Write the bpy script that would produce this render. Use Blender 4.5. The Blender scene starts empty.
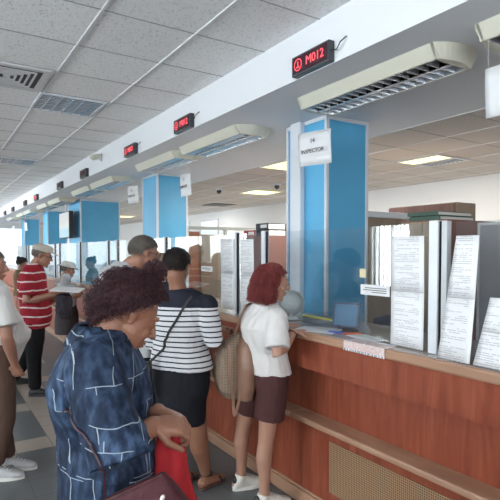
import bpy, bmesh, math, random
from mathutils import Vector, Matrix, noise
random.seed(7)
R = math.radians
scn = bpy.context.scene
COL = scn.collection
# ------------------------------------------------------------------ camera
YAW = math.atan(321/500.0)            # the view is turned this far from the run of the counter
CZ = 1.65
PITCH = 0.030
SHIFT = 0.032
sa, ca = math.sin(YAW), math.cos(YAW)
FW = Vector((sa, ca, 0)); RT = Vector((ca, -sa, 0)); UP = Vector((0, 0, 1))
cam_d = bpy.data.cameras.new('camera'); cam = bpy.data.objects.new('camera', cam_d); COL.objects.link(cam)
cam.location = (0, 0, CZ)
cam.rotation_euler = (math.pi/2 - PITCH, 0, -YAW)
cam_d.sensor_width = 36; cam_d.lens = 36; cam_d.shift_y = SHIFT
cam_d.clip_start = 0.05; cam_d.clip_end = 200
scn.camera = cam
_f = FW*math.cos(PITCH) - UP*math.sin(PITCH); _u = UP*math.cos(PITCH) + FW*math.sin(PITCH)
def at(px, py, d):
    """world point seen at a photo position, at horizontal distance d along the view"""
    v = _f + RT*((px-250)/500.0) + _u*((250-py)/500.0 + SHIFT)
    return Vector((0, 0, CZ)) + v*(d/v.dot(FW))
def loc(side, d, z):
    p = RT*side + FW*d; return Vector((p.x, p.y, z))
# ------------------------------------------------------------------ materials
MATS = {}
def mat(name, col, rough=0.6, metal=0.0, emit=None, estr=0.0, bump=0.0, bscale=60, var=0.0, vscale=8, spec=0.5, coat=0):
    if name in MATS: return MATS[name]
    m = bpy.data.materials.new(name); m.use_nodes = True; MATS[name] = m
    nt = m.node_tree; b = nt.nodes['Principled BSDF']
    b.inputs['Roughness'].default_value = rough; b.inputs['Metallic'].default_value = metal
    b.inputs['Base Color'].default_value = (*col, 1); b.inputs['Specular IOR Level'].default_value = spec
    if coat: b.inputs['Coat Weight'].default_value = coat; b.inputs['Coat Roughness'].default_value = .15
    if emit: b.inputs['Emission Color'].default_value = (*emit, 1); b.inputs['Emission Strength'].default_value = estr
    tc = nt.nodes.new('ShaderNodeTexCoord')
    if bump:
        n = nt.nodes.new('ShaderNodeTexNoise'); n.inputs['Scale'].default_value = bscale; n.inputs['Detail'].default_value = 4
        nt.links.new(tc.outputs['Object'], n.inputs['Vector'])
        bp = nt.nodes.new('ShaderNodeBump'); bp.inputs['Strength'].default_value = bump; bp.inputs['Distance'].default_value = .01
        nt.links.new(n.outputs['Fac'], bp.inputs['Height']); nt.links.new(bp.outputs['Normal'], b.inputs['Normal'])
    if var:
        n = nt.nodes.new('ShaderNodeTexNoise'); n.inputs['Scale'].default_value = vscale; n.inputs['Detail'].default_value = 5
        nt.links.new(tc.outputs['Object'], n.inputs['Vector'])
        r = nt.nodes.new('ShaderNodeValToRGB')
        r.color_ramp.elements[0].position = .3; r.color_ramp.elements[1].position = .7
        r.color_ramp.elements[0].color = (*[c*(1-var) for c in col], 1); r.color_ramp.elements[1].color = (*[min(1, c*(1+var)) for c in col], 1)
        nt.links.new(n.outputs['Fac'], r.inputs['Fac']); nt.links.new(r.outputs['Color'], b.inputs['Base Color'])
    return m
class NT:
    """small helper for node graphs"""
    def __init__(s, name, rough=.6, metal=0):
        s.m = bpy.data.materials.new(name); s.m.use_nodes = True; MATS[name] = s.m
        s.t = s.m.node_tree; s.b = s.t.nodes['Principled BSDF']; s.b.inputs['Roughness'].default_value = rough
        s.b.inputs['Metallic'].default_value = metal
        s.tc = s.t.nodes.new('ShaderNodeTexCoord').outputs['Object']
    def put(s, sock, v):
        if isinstance(v, (int, float)): sock.default_value = v
        elif isinstance(v, tuple): sock.default_value = (*v, 1) if len(v) == 3 and sock.type == 'RGBA' else v
        else: s.t.links.new(v, sock)
    def math(s, op, a, b=0.0, c=0.0):
        n = s.t.nodes.new('ShaderNodeMath'); n.operation = op
        s.put(n.inputs[0], a); s.put(n.inputs[1], b); s.put(n.inputs[2], c); return n.outputs[0]
    def xyz(s, v=None):
        n = s.t.nodes.new('ShaderNodeSeparateXYZ'); s.t.links.new(v or s.tc, n.inputs[0]); return n.outputs
    def comb(s, x, y, z):
        n = s.t.nodes.new('ShaderNodeCombineXYZ'); s.put(n.inputs[0], x); s.put(n.inputs[1], y); s.put(n.inputs[2], z); return n.outputs[0]
    def noise(s, scale, detail=3, vec=None, dist=0.0):
        n = s.t.nodes.new('ShaderNodeTexNoise'); n.inputs['Scale'].default_value = scale; n.inputs['Detail'].default_value = detail
        n.inputs['Distortion'].default_value = dist
        s.t.links.new(vec or s.tc, n.inputs['Vector']); return n.outputs['Fac']
    def mapping(s, scale=(1, 1, 1), loc=(0, 0, 0), rot=(0, 0, 0), vec=None):
        n = s.t.nodes.new('ShaderNodeMapping'); n.inputs['Scale'].default_value = scale; n.inputs['Location'].default_value = loc; n.inputs['Rotation'].default_value = rot
        s.t.links.new(vec or s.tc, n.inputs['Vector']); return n.outputs[0]
    def mix(s, f, a, b):
        n = s.t.nodes.new('ShaderNodeMix'); n.data_type = 'RGBA'
        s.put(n.inputs[0], f); s.put(n.inputs[6], a); s.put(n.inputs[7], b); return n.outputs[2]
    def ramp(s, f, stops):
        n = s.t.nodes.new('ShaderNodeValToRGB'); e = n.color_ramp.elements
        while len(e) < len(stops): e.new(.5)
        for k, (p, c) in enumerate(stops): e[k].position = p; e[k].color = (*c, 1)
        s.put(n.inputs[0], f); return n.outputs[0]
    def bump(s, h, st=.3, dist=.01):
        n = s.t.nodes.new('ShaderNodeBump'); n.inputs['Strength'].default_value = st; n.inputs['Distance'].default_value = dist
        s.put(n.inputs['Height'], h); s.t.links.new(n.outputs[0], s.b.inputs['Normal'])
    def color(s, v): s.put(s.b.inputs['Base Color'], v)
def frac_lt(n, coord, period, off, width):
    """1 where (coord-off) mod period < width"""
    f = n.math('FLOORED_MODULO', n.math('SUBTRACT', coord, off), period)
    return n.math('LESS_THAN', f, width)
# ------------------------------------------------------------------ mesh helpers
def new_obj(name, bm, m=None, parent=None, smooth=False, bevel=0):
    me = bpy.data.meshes.new(name)
    bmesh.ops.recalc_face_normals(bm, faces=bm.faces[:])
    bm.to_mesh(me); bm.free()
    o = bpy.data.objects.new(name, me); COL.objects.link(o)
    if m is not None:
        for k in (m if isinstance(m, (list, tuple)) else [m]): me.materials.append(k)
    if smooth:
        for p in me.polygons: p.use_smooth = True
    if bevel:
        b = o.modifiers.new('bevel', 'BEVEL'); b.width = bevel; b.segments = 2; b.limit_method = 'ANGLE'
    if parent is not None: o.parent = parent
    return o
def box(bm, x0, x1, y0, y1, z0, z1, mi=0):
    vs = [bm.verts.new((x, y, z)) for x in (x0, x1) for y in (y0, y1) for z in (z0, z1)]
    for f in ((0, 1, 3, 2), (4, 6, 7, 5), (0, 4, 5, 1), (2, 3, 7, 6), (0, 2, 6, 4), (1, 5, 7, 3)):
        fc = bm.faces.new([vs[i] for i in f]); fc.material_index = mi
    return vs
def boxes(name, lst, m, parent=None, bevel=0):
    bm = bmesh.new()
    for b in lst: box(bm, *b)
    return new_obj(name, bm, m, parent, bevel=bevel)
def prism(bm, pts, axis, a, b):
    """polygon pts (2D) extruded along axis from a to b"""
    def mk(u, v, w): return {'x': (w, u, v), 'y': (u, w, v), 'z': (u, v, w)}[axis]
    lo = [bm.verts.new(mk(u, v, a)) for u, v in pts]; hi = [bm.verts.new(mk(u, v, b)) for u, v in pts]
    bm.faces.new(lo); bm.faces.new(hi[::-1])
    for i in range(len(pts)): j = (i+1) % len(pts); bm.faces.new((lo[i], lo[j], hi[j], hi[i]))
def frame_from(d, hint=None):
    d = d.normalized(); h = hint or (Vector((0, 0, 1)) if abs(d.z) < .9 else Vector((1, 0, 0)))
    a = h.cross(d)
    if a.length < 1e-5: a = Vector((1, 0, 0)).cross(d)
    a.normalize(); b = d.cross(a).normalized()
    return a, b
def tube(bm, pts, rad, n=12, hint=None, caps=True, flat=1.0, mi=0):
    """tapered round tube through pts, round ends"""
    pts = [Vector(p) for p in pts]; P = []; Rr = []
    if caps:
        d = (pts[0]-pts[1]).normalized()
        for k in (90, 65, 40, 18): P.append(pts[0]+d*rad[0]*math.sin(R(k))); Rr.append(max(rad[0]*math.cos(R(k)), 1e-4))
    for p, r in zip(pts, rad): P.append(p); Rr.append(r)
    if caps:
        d = (pts[-1]-pts[-2]).normalized()
        for k in (18, 40, 65, 90): P.append(pts[-1]+d*rad[-1]*math.sin(R(k))); Rr.append(max(rad[-1]*math.cos(R(k)), 1e-4))
    rings = []; pa = None
    for i, p in enumerate(P):
        q0 = P[max(0, i-1)]; q1 = P[min(len(P)-1, i+1)]; d = (q1-q0)
        if pa is None: a, b = frame_from(d, hint)
        else:
            d.normalize(); a = (pa - d*pa.dot(d))
            a = a.normalized() if a.length > 1e-5 else frame_from(d)[0]; b = d.cross(a)
        pa = a
        rings.append([bm.verts.new(p + (a*math.cos(2*math.pi*k/n) + b*math.sin(2*math.pi*k/n)*flat)*Rr[i]) for k in range(n)])
    fs = []
    for i in range(len(rings)-1):
        for k in range(n): j = (k+1) % n; fs.append(bm.faces.new((rings[i][k], rings[i][j], rings[i+1][j], rings[i+1][k])))
    fs.append(bm.faces.new(rings[0][::-1])); fs.append(bm.faces.new(rings[-1]))
    for f in fs: f.material_index = mi
def ball(bm, c, r, axes=None, seg=16, mi=0):
    """ellipsoid: r scalar or 3 radii along axes (3 vectors)"""
    if not isinstance(r, (tuple, list)): r = (r, r, r)
    A = axes or (Vector((1, 0, 0)), Vector((0, 1, 0)), Vector((0, 0, 1)))
    M = Matrix([[A[j][i]*r[j] for j in range(3)] + [c[i]] for i in range(3)] + [[0, 0, 0, 1]])
    ret = bmesh.ops.create_uvsphere(bm, u_segments=seg, v_segments=max(6, seg//2), radius=1, matrix=M)
    for v in ret['verts']:
        for f in v.link_faces: f.material_index = mi
def loft(bm, secs, n=28, p=2.3):
    """secs: (center, ax, half_a, ay, half_b); closed with fans"""
    rings = []
    for c, ax, a, ay, b in secs:
        c = Vector(c); ring = []
        for k in range(n):
            t = 2*math.pi*k/n; u, v = math.cos(t), math.sin(t)
            ring.append(bm.verts.new(c + ax*(math.copysign(abs(u)**(2/p), u)*a) + ay*(math.copysign(abs(v)**(2/p), v)*b)))
        rings.append(ring)
    for i in range(len(rings)-1):
        for k in range(n): j = (k+1) % n; bm.faces.new((rings[i][k], rings[i][j], rings[i+1][j], rings[i+1][k]))
    bm.faces.new(rings[0][::-1]); bm.faces.new(rings[-1])
def text_mesh(name, body, size, m, parent, M, extrude=.0008, align='CENTER'):
    cu = bpy.data.curves.new(name, 'FONT'); cu.body = body; cu.size = size; cu.extrude = extrude; cu.align_x = align; cu.align_y = 'CENTER'
    cu.resolution_u = 3
    t = bpy.data.objects.new('tmp', cu); COL.objects.link(t); bpy.context.view_layer.update()
    me = bpy.data.meshes.new_from_object(t.evaluated_get(bpy.context.evaluated_depsgraph_get()))
    bpy.data.objects.remove(t); bpy.data.curves.remove(cu)
    me.transform(M); me.name = name; me.materials.clear(); me.materials.append(m)
    o = bpy.data.objects.new(name, me); COL.objects.link(o); o.parent = parent; return o
def face_mx(p, right, up=Vector((0, 0, 1))):
    """matrix putting text at p, reading along right"""
    right = Vector(right).normalized(); up = (up - right*up.dot(right)).normalized(); n = right.cross(up)
    return Matrix([[right[i], up[i], n[i], p[i]] for i in range(3)] + [[0, 0, 0, 1]])
# ------------------------------------------------------------------ tagging
def thing(name, label, cat, location=(0, 0, 0), rz=0, group=None):
    o = bpy.data.objects.new(name, None); COL.objects.link(o); o.location = location; o.rotation_euler = (0, 0, rz)
    o.empty_display_size = .1
    return tag(o, label, cat, group)
def tag(o, label, cat, group=None):
    o['label'] = label; o['category'] = cat
    if group: o['group'] = group
    return o
def struct(o): o['kind'] = 'structure'; return o
def copy_tree(o, parent=None):
    c = o.copy(); COL.objects.link(c)
    if parent is not None: c.parent = parent
    for ch in [k for k in bpy.data.objects if k.parent == o]: copy_tree(ch, c)
    return c
# ================================================================== room
XL, XR = -4.0, 6.8        # window wall on the customers' side, back wall of the office
Y0, Y1 = -3.0, 22.0
ZC, ZO = 3.05, 2.75       # hall ceiling, beam underside and office ceiling
XB0, XB1 = 2.01, 3.62     # beam
XF, ZT = 1.95, 1.15       # counter edge, counter height
# --- materials
n = NT('ceiling_board', .9)
v = n.mapping((1, .45, 1)); g = n.noise(75, 3, v); g2 = n.noise(2.0, 2)
c = n.ramp(g, [(.30, (.60, .605, .61)), (.43, (.83, .83, .83)), (.62, (.87, .87, .87))])
X, Y, Z = n.xyz()
idx = n.math('ADD', n.math('MULTIPLY', n.math('FLOOR', n.math('DIVIDE', n.math('SUBTRACT', X, .24), .6)), 3.7), n.math('MULTIPLY', n.math('FLOOR', n.math('DIVIDE', n.math('SUBTRACT', Y, 2.94), .59)), 7.31))
rnd = n.math('FRACT', n.math('MULTIPLY', n.math('SINE', idx), 43.7))
n.color(n.mix(n.math('MULTIPLY', rnd, .10), c, (.50, .48, .48))); n.bump(g, .2, .002)
M_CEIL = n.m
n = NT('office_ceiling_board', .9); g = n.noise(60, 3)
n.color(n.ramp(g, [(.35, (.50, .46, .43)), (.6, (.60, .56, .53))])); M_CEIL2 = n.m
M_RAIL = mat('ceiling_rail', (.72, .73, .75), .4); M_SEAM = mat('ceiling_seam', (.36, .36, .37), .7)
M_BEAM = mat('beam_paint', (.74, .76, .80), .75, bump=.05, bscale=30)
M_WALL = mat('wall_paint', (.80, .80, .80), .85, bump=.05, bscale=40)
M_CREAM = mat('lamp_housing_cream', (.60, .59, .50), .45)
M_WHITE = mat('white_enamel', (.68, .71, .76), .35)
M_BLUE = mat('blue_panel', (.10, .42, .70), .45, var=.06, vscale=3)
M_BLACK = mat('black_plastic', (.02, .02, .022), .45)
M_DARK = mat('dark_rubber', (.035, .035, .04), .6)
M_PAPER = mat('white_paper', (.70, .71, .73), .7)
M_INK = mat('black_ink', (.03, .03, .035), .6)
M_RED = mat('led_red', (.3, .01, .02), .4, emit=(1, .08, .10), estr=1.3)
def wood(name, c0, c1, c2, rough=.35, axis='y'):
    n = NT(name, rough)
    sc = {'y': (3, .8, 3), 'z': (7, 7, .9), 'x': (.8, 3, 3)}[axis]
    v = n.mapping(sc); a = n.noise(2.2, 6, v, 1.2); b2 = n.noise(38, 3, n.mapping({'y': (1, .06, 1), 'z': (1, 1, .05), 'x': (.06, 1, 1)}[axis]))
    f = n.math('ADD', n.math('MULTIPLY', a, .75), n.math('MULTIPLY', b2, .25))
    n.color(n.ramp(f, [(.3, c0), (.5, c1), (.7, c2)])); n.bump(b2, .06, .003)
    return n.m
M_CHERRY = wood('cherry_veneer', (.19, .042, .021), (.26, .064, .033), (.33, .090, .046), .45, 'z'); M_CHERRY.node_tree.nodes['Principled BSDF'].inputs['Specular IOR Level'].default_value = .3
M_OAKEDGE = wood('beech_edge', (.31, .175, .11), (.39, .225, .145), (.46, .28, .185), .4, 'y')
M_TOP = mat('counter_laminate', (.40, .36, .335), .16, var=.06, vscale=5, spec=.6)
M_BEIGE = wood('beige_cabinet', (.26, .19, .135), (.31, .23, .165), (.36, .27, .20), .5, 'z')
M_MAHOG = wood('mahogany_cabinet', (.14, .055, .042), (.18, .075, .058), (.23, .10, .075), .5, 'z')
# perforated plate
n = NT('perforated_plate', .5)
X, Y, Z = n.xyz()
u = n.math('SUBTRACT', n.math('FLOORED_MODULO', Y, .013), .0065); w = n.math('SUBTRACT', n.math('FLOORED_MODULO', Z, .013), .0065)
d = n.math('SQRT', n.math('ADD', n.math('MULTIPLY', u, u), n.math('MULTIPLY', w, w)))
n.color(n.mix(n.math('LESS_THAN', d, .0042), (.36, .215, .115), (.05, .028, .016))); M_PERF = n.m
# floor tiles
n = NT('floor_tiles', .28)
X, Y, Z = n.xyz()
TX, TY, TS = .86, 4.41, .285
seam = n.math('MAXIMUM', frac_lt(n, X, TS, TX, .004), frac_lt(n, Y, TS, TY, .004))
bandY = frac_lt(n, Y, 1.14, TY, TS)
bandX = frac_lt(n, X, 2.85, TX, TS)
far = n.math('GREATER_THAN', Y, TY)
strip = n.math('MULTIPLY', n.math('GREATER_THAN', X, TX), n.math('LESS_THAN', X, TX+2*TS))
notclose = n.math('LESS_THAN', X, 1.43)
beige = n.math('MULTIPLY', n.math('MULTIPLY', n.math('MAXIMUM', bandY, bandX), far), notclose)
g = n.noise(1.1, 4); g2 = n.noise(90, 2)
grey = n.mix(g, (.085, .098, .105), (.13, .143, .147)); be = n.mix(g, (.33, .27, .225), (.43, .365, .31))
c = n.mix(beige, grey, be); c = n.mix(n.math('MULTIPLY', g2, .25), c, (.16, .16, .16)); c = n.mix(seam, c, (.05, .05, .05)); n.color(n.mix(n.math('GREATER_THAN', X, 2.53), c, (.60, .57, .52)))  # unseen office floor: paler tone added to bounce light up to the beam
n.put(n.b.inputs['Roughness'], n.math('ADD', n.math('MULTIPLY', g, .25), .22)); M_FLOOR = n.m
# thin clear glass: see-through plus mirror by angle
def glass_mat(name, tint=(.93, .96, .97), refl=1.0):
    m = bpy.data.materials.new(name); m.use_nodes = True; t = m.node_tree; t.nodes.clear()
    out = t.nodes.new('ShaderNodeOutputMaterial'); mx = t.nodes.new('ShaderNodeMixShader')
    tr = t.nodes.new('ShaderNodeBsdfTransparent'); gl = t.nodes.new('ShaderNodeBsdfGlossy'); lw = t.nodes.new('ShaderNodeLayerWeight'); lw.inputs['Blend'].default_value = .5
    pw = t.nodes.new('ShaderNodeMath'); pw.operation = 'POWER'; pw.inputs[1].default_value = 5; t.links.new(lw.outputs['Facing'], pw.inputs[0])
    fr = t.nodes.new('ShaderNodeMath'); fr.operation = 'MULTIPLY_ADD'; fr.inputs[1].default_value = .95; fr.inputs[2].default_value = .06; t.links.new(pw.outputs[0], fr.inputs[0]); tr.inputs[0].default_value = (*tint, 1); gl.inputs['Roughness'].default_value = .01
    gl.inputs['Color'].default_value = (refl, refl, refl, 1)
    t.links.new(fr.outputs[0], mx.inputs[0]); t.links.new(tr.outputs[0], mx.inputs[1]); t.links.new(gl.outputs[0], mx.inputs[2]); t.links.new(mx.outputs[0], out.inputs[0])
    return m
M_GLASS = glass_mat('clear_glass'); M_PLEXI = glass_mat('clear_acrylic', (.90, .93, .95))
# --- shell
struct(boxes('floor', [(XL-.2, XR+.2, Y0-.2, Y1+.2, -.12, 0)], M_FLOOR))
bm = bmesh.new(); box(bm, XL-.2, XB0+.05, Y0-.2, Y1+.2, ZC, ZC+.12)
struct(new_obj('ceiling', bm, M_CEIL))
bm = bmesh.new(); box(bm, XB1, XR+.2, Y0-.2, Y1+.2, ZO, ZO+.12)
struct(new_obj('ceiling', bm, M_CEIL2))
gx = [.27+.6*k for k in range(-7, 3)]; gy = [2.94+.59*k for k in range(-10, 33)]
struct(boxes('trim_1', [(x-.008, x+.008, Y0, Y1, ZC-.008, ZC+.01) for x in gx if x > XL], M_RAIL))
struct(boxes('trim_2', [(XL, XB0, y-.0045, y+.0045, ZC-.003, ZC+.01) for y in gy if Y0 < y < Y1], M_SEAM))
struct(boxes('trim_3', [(XB1+.6*k-.008, XB1+.6*k+.008, Y0, Y1, ZO-.005, ZO+.01) for k in range(6)] , M_RAIL))
struct(boxes('trim_4', [(XB1, XR, .66+.6*k-.005, .66+.6*k+.005, ZO-.003, ZO+.01) for k in range(-5, 35)], M_SEAM))
struct(boxes('trim_5', [(XB0, XB1, Y0, Y1, ZO, ZC+.1)], M_BEAM))          # the beam over the counter
struct(boxes('wall_back', [(XR, XR+.2, Y0-.2, Y1+.2, 0, ZO+.1)], M_WALL))
struct(boxes('wall_far', [(XL-.2, XR+.2, Y1, Y1+.2, 0, ZC+.1)], M_WALL))
# near wall, unseen; window behind the camera set high to steepen its light
struct(boxes('wall_near', [(XL-.2, XR+.2, Y0-.2, Y0, 0, 1.6), (XL-.2, XR+.2, Y0-.2, Y0, 2.7, ZC+.1), (XL-.2, -3.4, Y0-.2, Y0, 1.6, 2.7), (1.6, XR+.2, Y0-.2, Y0, 1.6, 2.7)], M_WALL))
# window wall: openings with frames
wins = [(-1.5, .9), (1.4, 4.1), (6.75, 7.75), (12.9, 15.1), (15.9, 18.0), (18.6, 21.0)]
SILL = lambda a: 1.55 if a < 2 else .75          # near, unseen sills raised to steepen the daylight; tall windows farther on
lst = [(XL-.2, XL, Y0, Y1, 0, .75), (XL-.2, XL, Y0, Y1, 2.75, ZC+.1)]; prev = Y0
for a, b in wins:
    lst.append((XL-.2, XL, prev, a, .75, 2.75)); prev = b
    if SILL(a) > .75: lst.append((XL-.2, XL, a, b, .75, SILL(a)))
lst.append((XL-.2, XL, prev, Y1, .75, 2.75))
struct(boxes('wall_left', lst, M_WALL))
k = 0
def area(name, p, rot, sx, sy, power, col):
    l = bpy.data.lights.new(name, 'AREA'); l.shape = 'RECTANGLE'; l.size = sx; l.size_y = sy; l.energy = power; l.color = col
    o = bpy.data.objects.new(name, l); COL.objects.link(o); o.location = p; o.rotation_euler = rot; return o
M_BLIND = bpy.data.materials.new('blind_slat'); M_BLIND.use_nodes = True; _t = M_BLIND.node_tree; _t.nodes.clear()
_o = _t.nodes.new('ShaderNodeOutputMaterial'); _m = _t.nodes.new('ShaderNodeMixShader'); _d = _t.nodes.new('ShaderNodeBsdfDiffuse'); _l = _t.nodes.new('ShaderNodeBsdfTranslucent')
_d.inputs[0].default_value = (.85, .86, .84, 1); _l.inputs[0].default_value = (.85, .88, .86, 1); _m.inputs[0].default_value = .6
_t.links.new(_d.outputs[0], _m.inputs[1]); _t.links.new(_l.outputs[0], _m.inputs[2]); _t.links.new(_m.outputs[0], _o.inputs[0])
DAY = (.985, .985, .99)
for a, b in wins:
    k += 1; w = thing('window_%d' % k, '', ''); del w['label']; del w['category']; struct(w)
    struct(boxes('window_frame', [(XL-.12, XL-.06, a, b, SILL(a), SILL(a)+.06), (XL-.12, XL-.06, a, b, 2.69, 2.75), (XL-.12, XL-.06, a, a+.06, SILL(a)+.06, 2.69), (XL-.12, XL-.06, b-.06, b, SILL(a)+.06, 2.69), (XL-.12, XL-.06, (a+b)/2-.03, (a+b)/2+.03, SILL(a)+.06, 2.69)], M_WHITE, w))
    bm = bmesh.new()
    yy = a+.06
    while yy < b-.05:
        c0 = Vector((XL+.05, yy, 0)); dx, dy = .042, -.020
        vs = [bm.verts.new(q) for q in ((XL+.05-dx, yy-dy, SILL(a)+.05), (XL+.05+dx, yy+dy, SILL(a)+.05), (XL+.05+dx, yy+dy, 2.72), (XL+.05-dx, yy-dy, 2.72))]
        bm.faces.new(vs); yy += .11
    bl = new_obj('blind', bm, M_BLIND, w); s_ = bl.modifiers.new('s', 'SOLIDIFY'); s_.thickness = .002
    struct(boxes('pane', [(XL-.095, XL-.088, a+.05, b-.05, SILL(a)+.05, 2.7)], M_GLASS, w))
    area('daylight', (XL-.25, (a+b)/2, (SILL(a)+2.75)/2), (0, -math.pi/2, 0), 2.75-SILL(a), b-a, 58*(b-a)*(2.75-SILL(a)), DAY)
area('daylight', (-.9, Y0-.25, 2.15), (math.pi/2, 0, 0), 4.6, 1.05, 75, DAY)
for k_, (xa, xb) in enumerate(((-3.4, -1.6), (-1.2, .8), (2.2, 3.9), (4.3, 6.2))):
    w = bpy.data.objects.new('window_%d' % (30+k_), None); COL.objects.link(w); w.location = (xa, Y1, 0); struct(w)
    struct(boxes('window_frame', [(0, xb-xa, -.03, 0, 1.0, 1.06), (0, xb-xa, -.03, 0, 2.54, 2.6), (0, .05, -.03, 0, 1.06, 2.54), (xb-xa-.05, xb-xa, -.03, 0, 1.06, 2.54)], M_WHITE, w))
    struct(boxes('pane', [(.05, xb-xa-.05, -.012, -.004, 1.06, 2.54)], mat('far_pane', (.8, .85, .9), .1, emit=(.92, .95, 1), estr=.55), w))
wd = bpy.data.worlds.new('sky'); scn.world = wd; wd.use_nodes = True
bg = wd.node_tree.nodes['Background']; bg.inputs[0].default_value = (.75, .87, 1, 1); bg.inputs[1].default_value = 1.5

# ================================================================== counter
cnt = thing('service_counter', 'long cherry wood service counter with beech edges under the glass screens', 'counter', (XF+.4, 8, 0))
def pc(name, lst, m, bevel=0, parent=None):
    o = boxes(name, [(x0-XF-.4, x1-XF-.4, y0-8, y1-8, z0, z1) for x0, x1, y0, y1, z0, z1 in lst], m, parent or cnt, bevel); return o
CY0, CY1 = -2.2, 20.5
pc('countertop', [(XF+.03, XF+.62, CY0, CY1, ZT-.035, ZT)], M_TOP)
pc('top_edge', [(XF, XF+.03, CY0, CY1, ZT-.052, ZT)], M_OAKEDGE, .012)
pc('front_panel', [(XF+.02, XF+.045, CY0, CY1, .916, ZT-.05)], M_CHERRY)
pc('front_panel_underside', [(XF+.045, 2.13, CY0, CY1, .916, .934)], M_CHERRY)
pc('recessed_panel', [(2.12, 2.14, CY0, CY1, .59, .92)], M_CHERRY)
pc('ledge', [(1.985, 2.14, CY0, 2.60-.001, .554, .59), (1.985, 2.14, 2.60+.001, CY1, .554, .59)], M_OAKEDGE, .010)
pc('lower_panel', [(2.05, 2.075, CY0, CY1, 0.0, .555)], M_CHERRY)
pc('plinth', [(2.02, 2.05, CY0, CY1, 0, .085), (2.035, 2.05, CY0, CY1, .085, .1)], M_OAKEDGE, .005)
pc('back_panel', [(2.52, 2.54, CY0, CY1, 0, ZT-.035)], M_BEIGE)
gy1 = 2.05*(ca-.162*sa)/(sa+.162*ca)
g_ = pc('vent_grille', [(2.043, 2.051, gy1-.95, gy1, .17, .485)], M_PERF)
g_['label'] = 'beige perforated vent grille'

# ================================================================== columns
COLY = [(3.09, 3.62, 3.185), (6.66, 7.23, 3.19), (10.9, 11.95, 3.57), (14.4, 15.0, 3.24), (18.3, 18.9, 3.2)]
clab = ['nearest square column clad in blue panels with white edge strips, behind the counter glass',
        'second blue panelled column from the camera, behind the grey haired man',
        'wide blue panelled column beside the hanging screen, third from the camera',
        'blue panelled column just left of the hanging screen, fourth from the camera',
        'farthest blue panelled column at the left end of the counter']
for i, (y0, y1, x1) in enumerate(COLY):
    x0 = 2.72; t = thing('column', clab[i], 'column', (x0, y0, 0), 0, 'blue columns behind the counter')
    dx, dy = x1-x0, y1-y0
    boxes('cladding', [(0.004, dx-.004, .004, dy-.004, 0, ZO)], M_BLUE, t)
    e = .022
    boxes('edge_strip', [(-.004, e, -.004, e, 0, ZO)], M_WHITE, t); boxes('edge_strip', [(dx-e, dx+.004, -.004, e, 0, ZO)], M_WHITE, t)
    boxes('edge_strip', [(-.004, e, dy-e, dy+.004, 0, ZO)], M_WHITE, t)
    boxes('top_strip', [(e, dx-e, -.003, .01, ZO-.03, ZO), (-.003, .01, e, dy-e, ZO-.03, ZO)], M_WHITE, t)
    if i == 0: boxes('cable_duct', [(-.05, .002, .28, .42, ZT-.2, ZO)], M_WHITE, t, .006)
# ================================================================== glass screens on the counter
XG = 2.07; GT = 1.785
posts = [1.555, 3.02, 3.42, 4.84, 6.41, 6.81, 8.32, 9.83, 10.25, 11.8, 13.3, 13.7, 15.2]
slab = {}
def screen(a, b, label, post_w=.028, both=False, dark=True):
    t = thing('glass_screen', label, 'glass screen', (XG, a, ZT), 0, 'glass screens along the counter')
    boxes('pane', [(-.003, .003, .004, b-a-post_w/2-.010, .012, GT-ZT)], M_GLASS, t)
    p = boxes('post', [(-.022, .022, -post_w/2, post_w/2, 0.001, GT-ZT+.012)], M_WHITE, t, .003)
    boxes('seal', [(-.010, .012, -post_w/2-.004, -post_w/2-.0002, 0.001, GT-ZT+.008)], M_BLACK, p)
    return t
g0 = screen(-.25, 1.470, 'clear counter glass screen nearest the camera, behind the leaning notices at right edge')
labs = ['clear glass screen in front of the nearest blue column', 'narrow glass strip between two white posts beside the red haired woman',
        'glass screen behind the striped shirt woman and hung with text sheets', 'glass screen just left of the second blue column', 'narrow glass strip between two posts left of the second column',
        'glass screen before the right part of the wide blue column', 'glass screen before the left part of the wide blue column', 'narrow glass strip beside the bucket hat woman',
        'glass screen seen above the bucket hat woman', 'glass screen before the fourth blue column', 'narrow distant glass strip right of the capped man', 'distant glass screen left of the capped man']
for (a, b), l in zip(zip(posts[:-1], posts[1:]), labs): screen(a, b, l, .05 if a < 2 else .04 if a < 3.2 else .03)
# second half of the doubled post by the notices
pp = boxes('screen_post', [(XG-.018, XG+.018, 1.482, 1.512, ZT+.001, GT+.008)], mat('post_grey', (.52, .54, .56), .4), None, .003)
tag(pp, 'grey aluminium post right behind the wide white post by the leaning notices', 'post')

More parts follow.
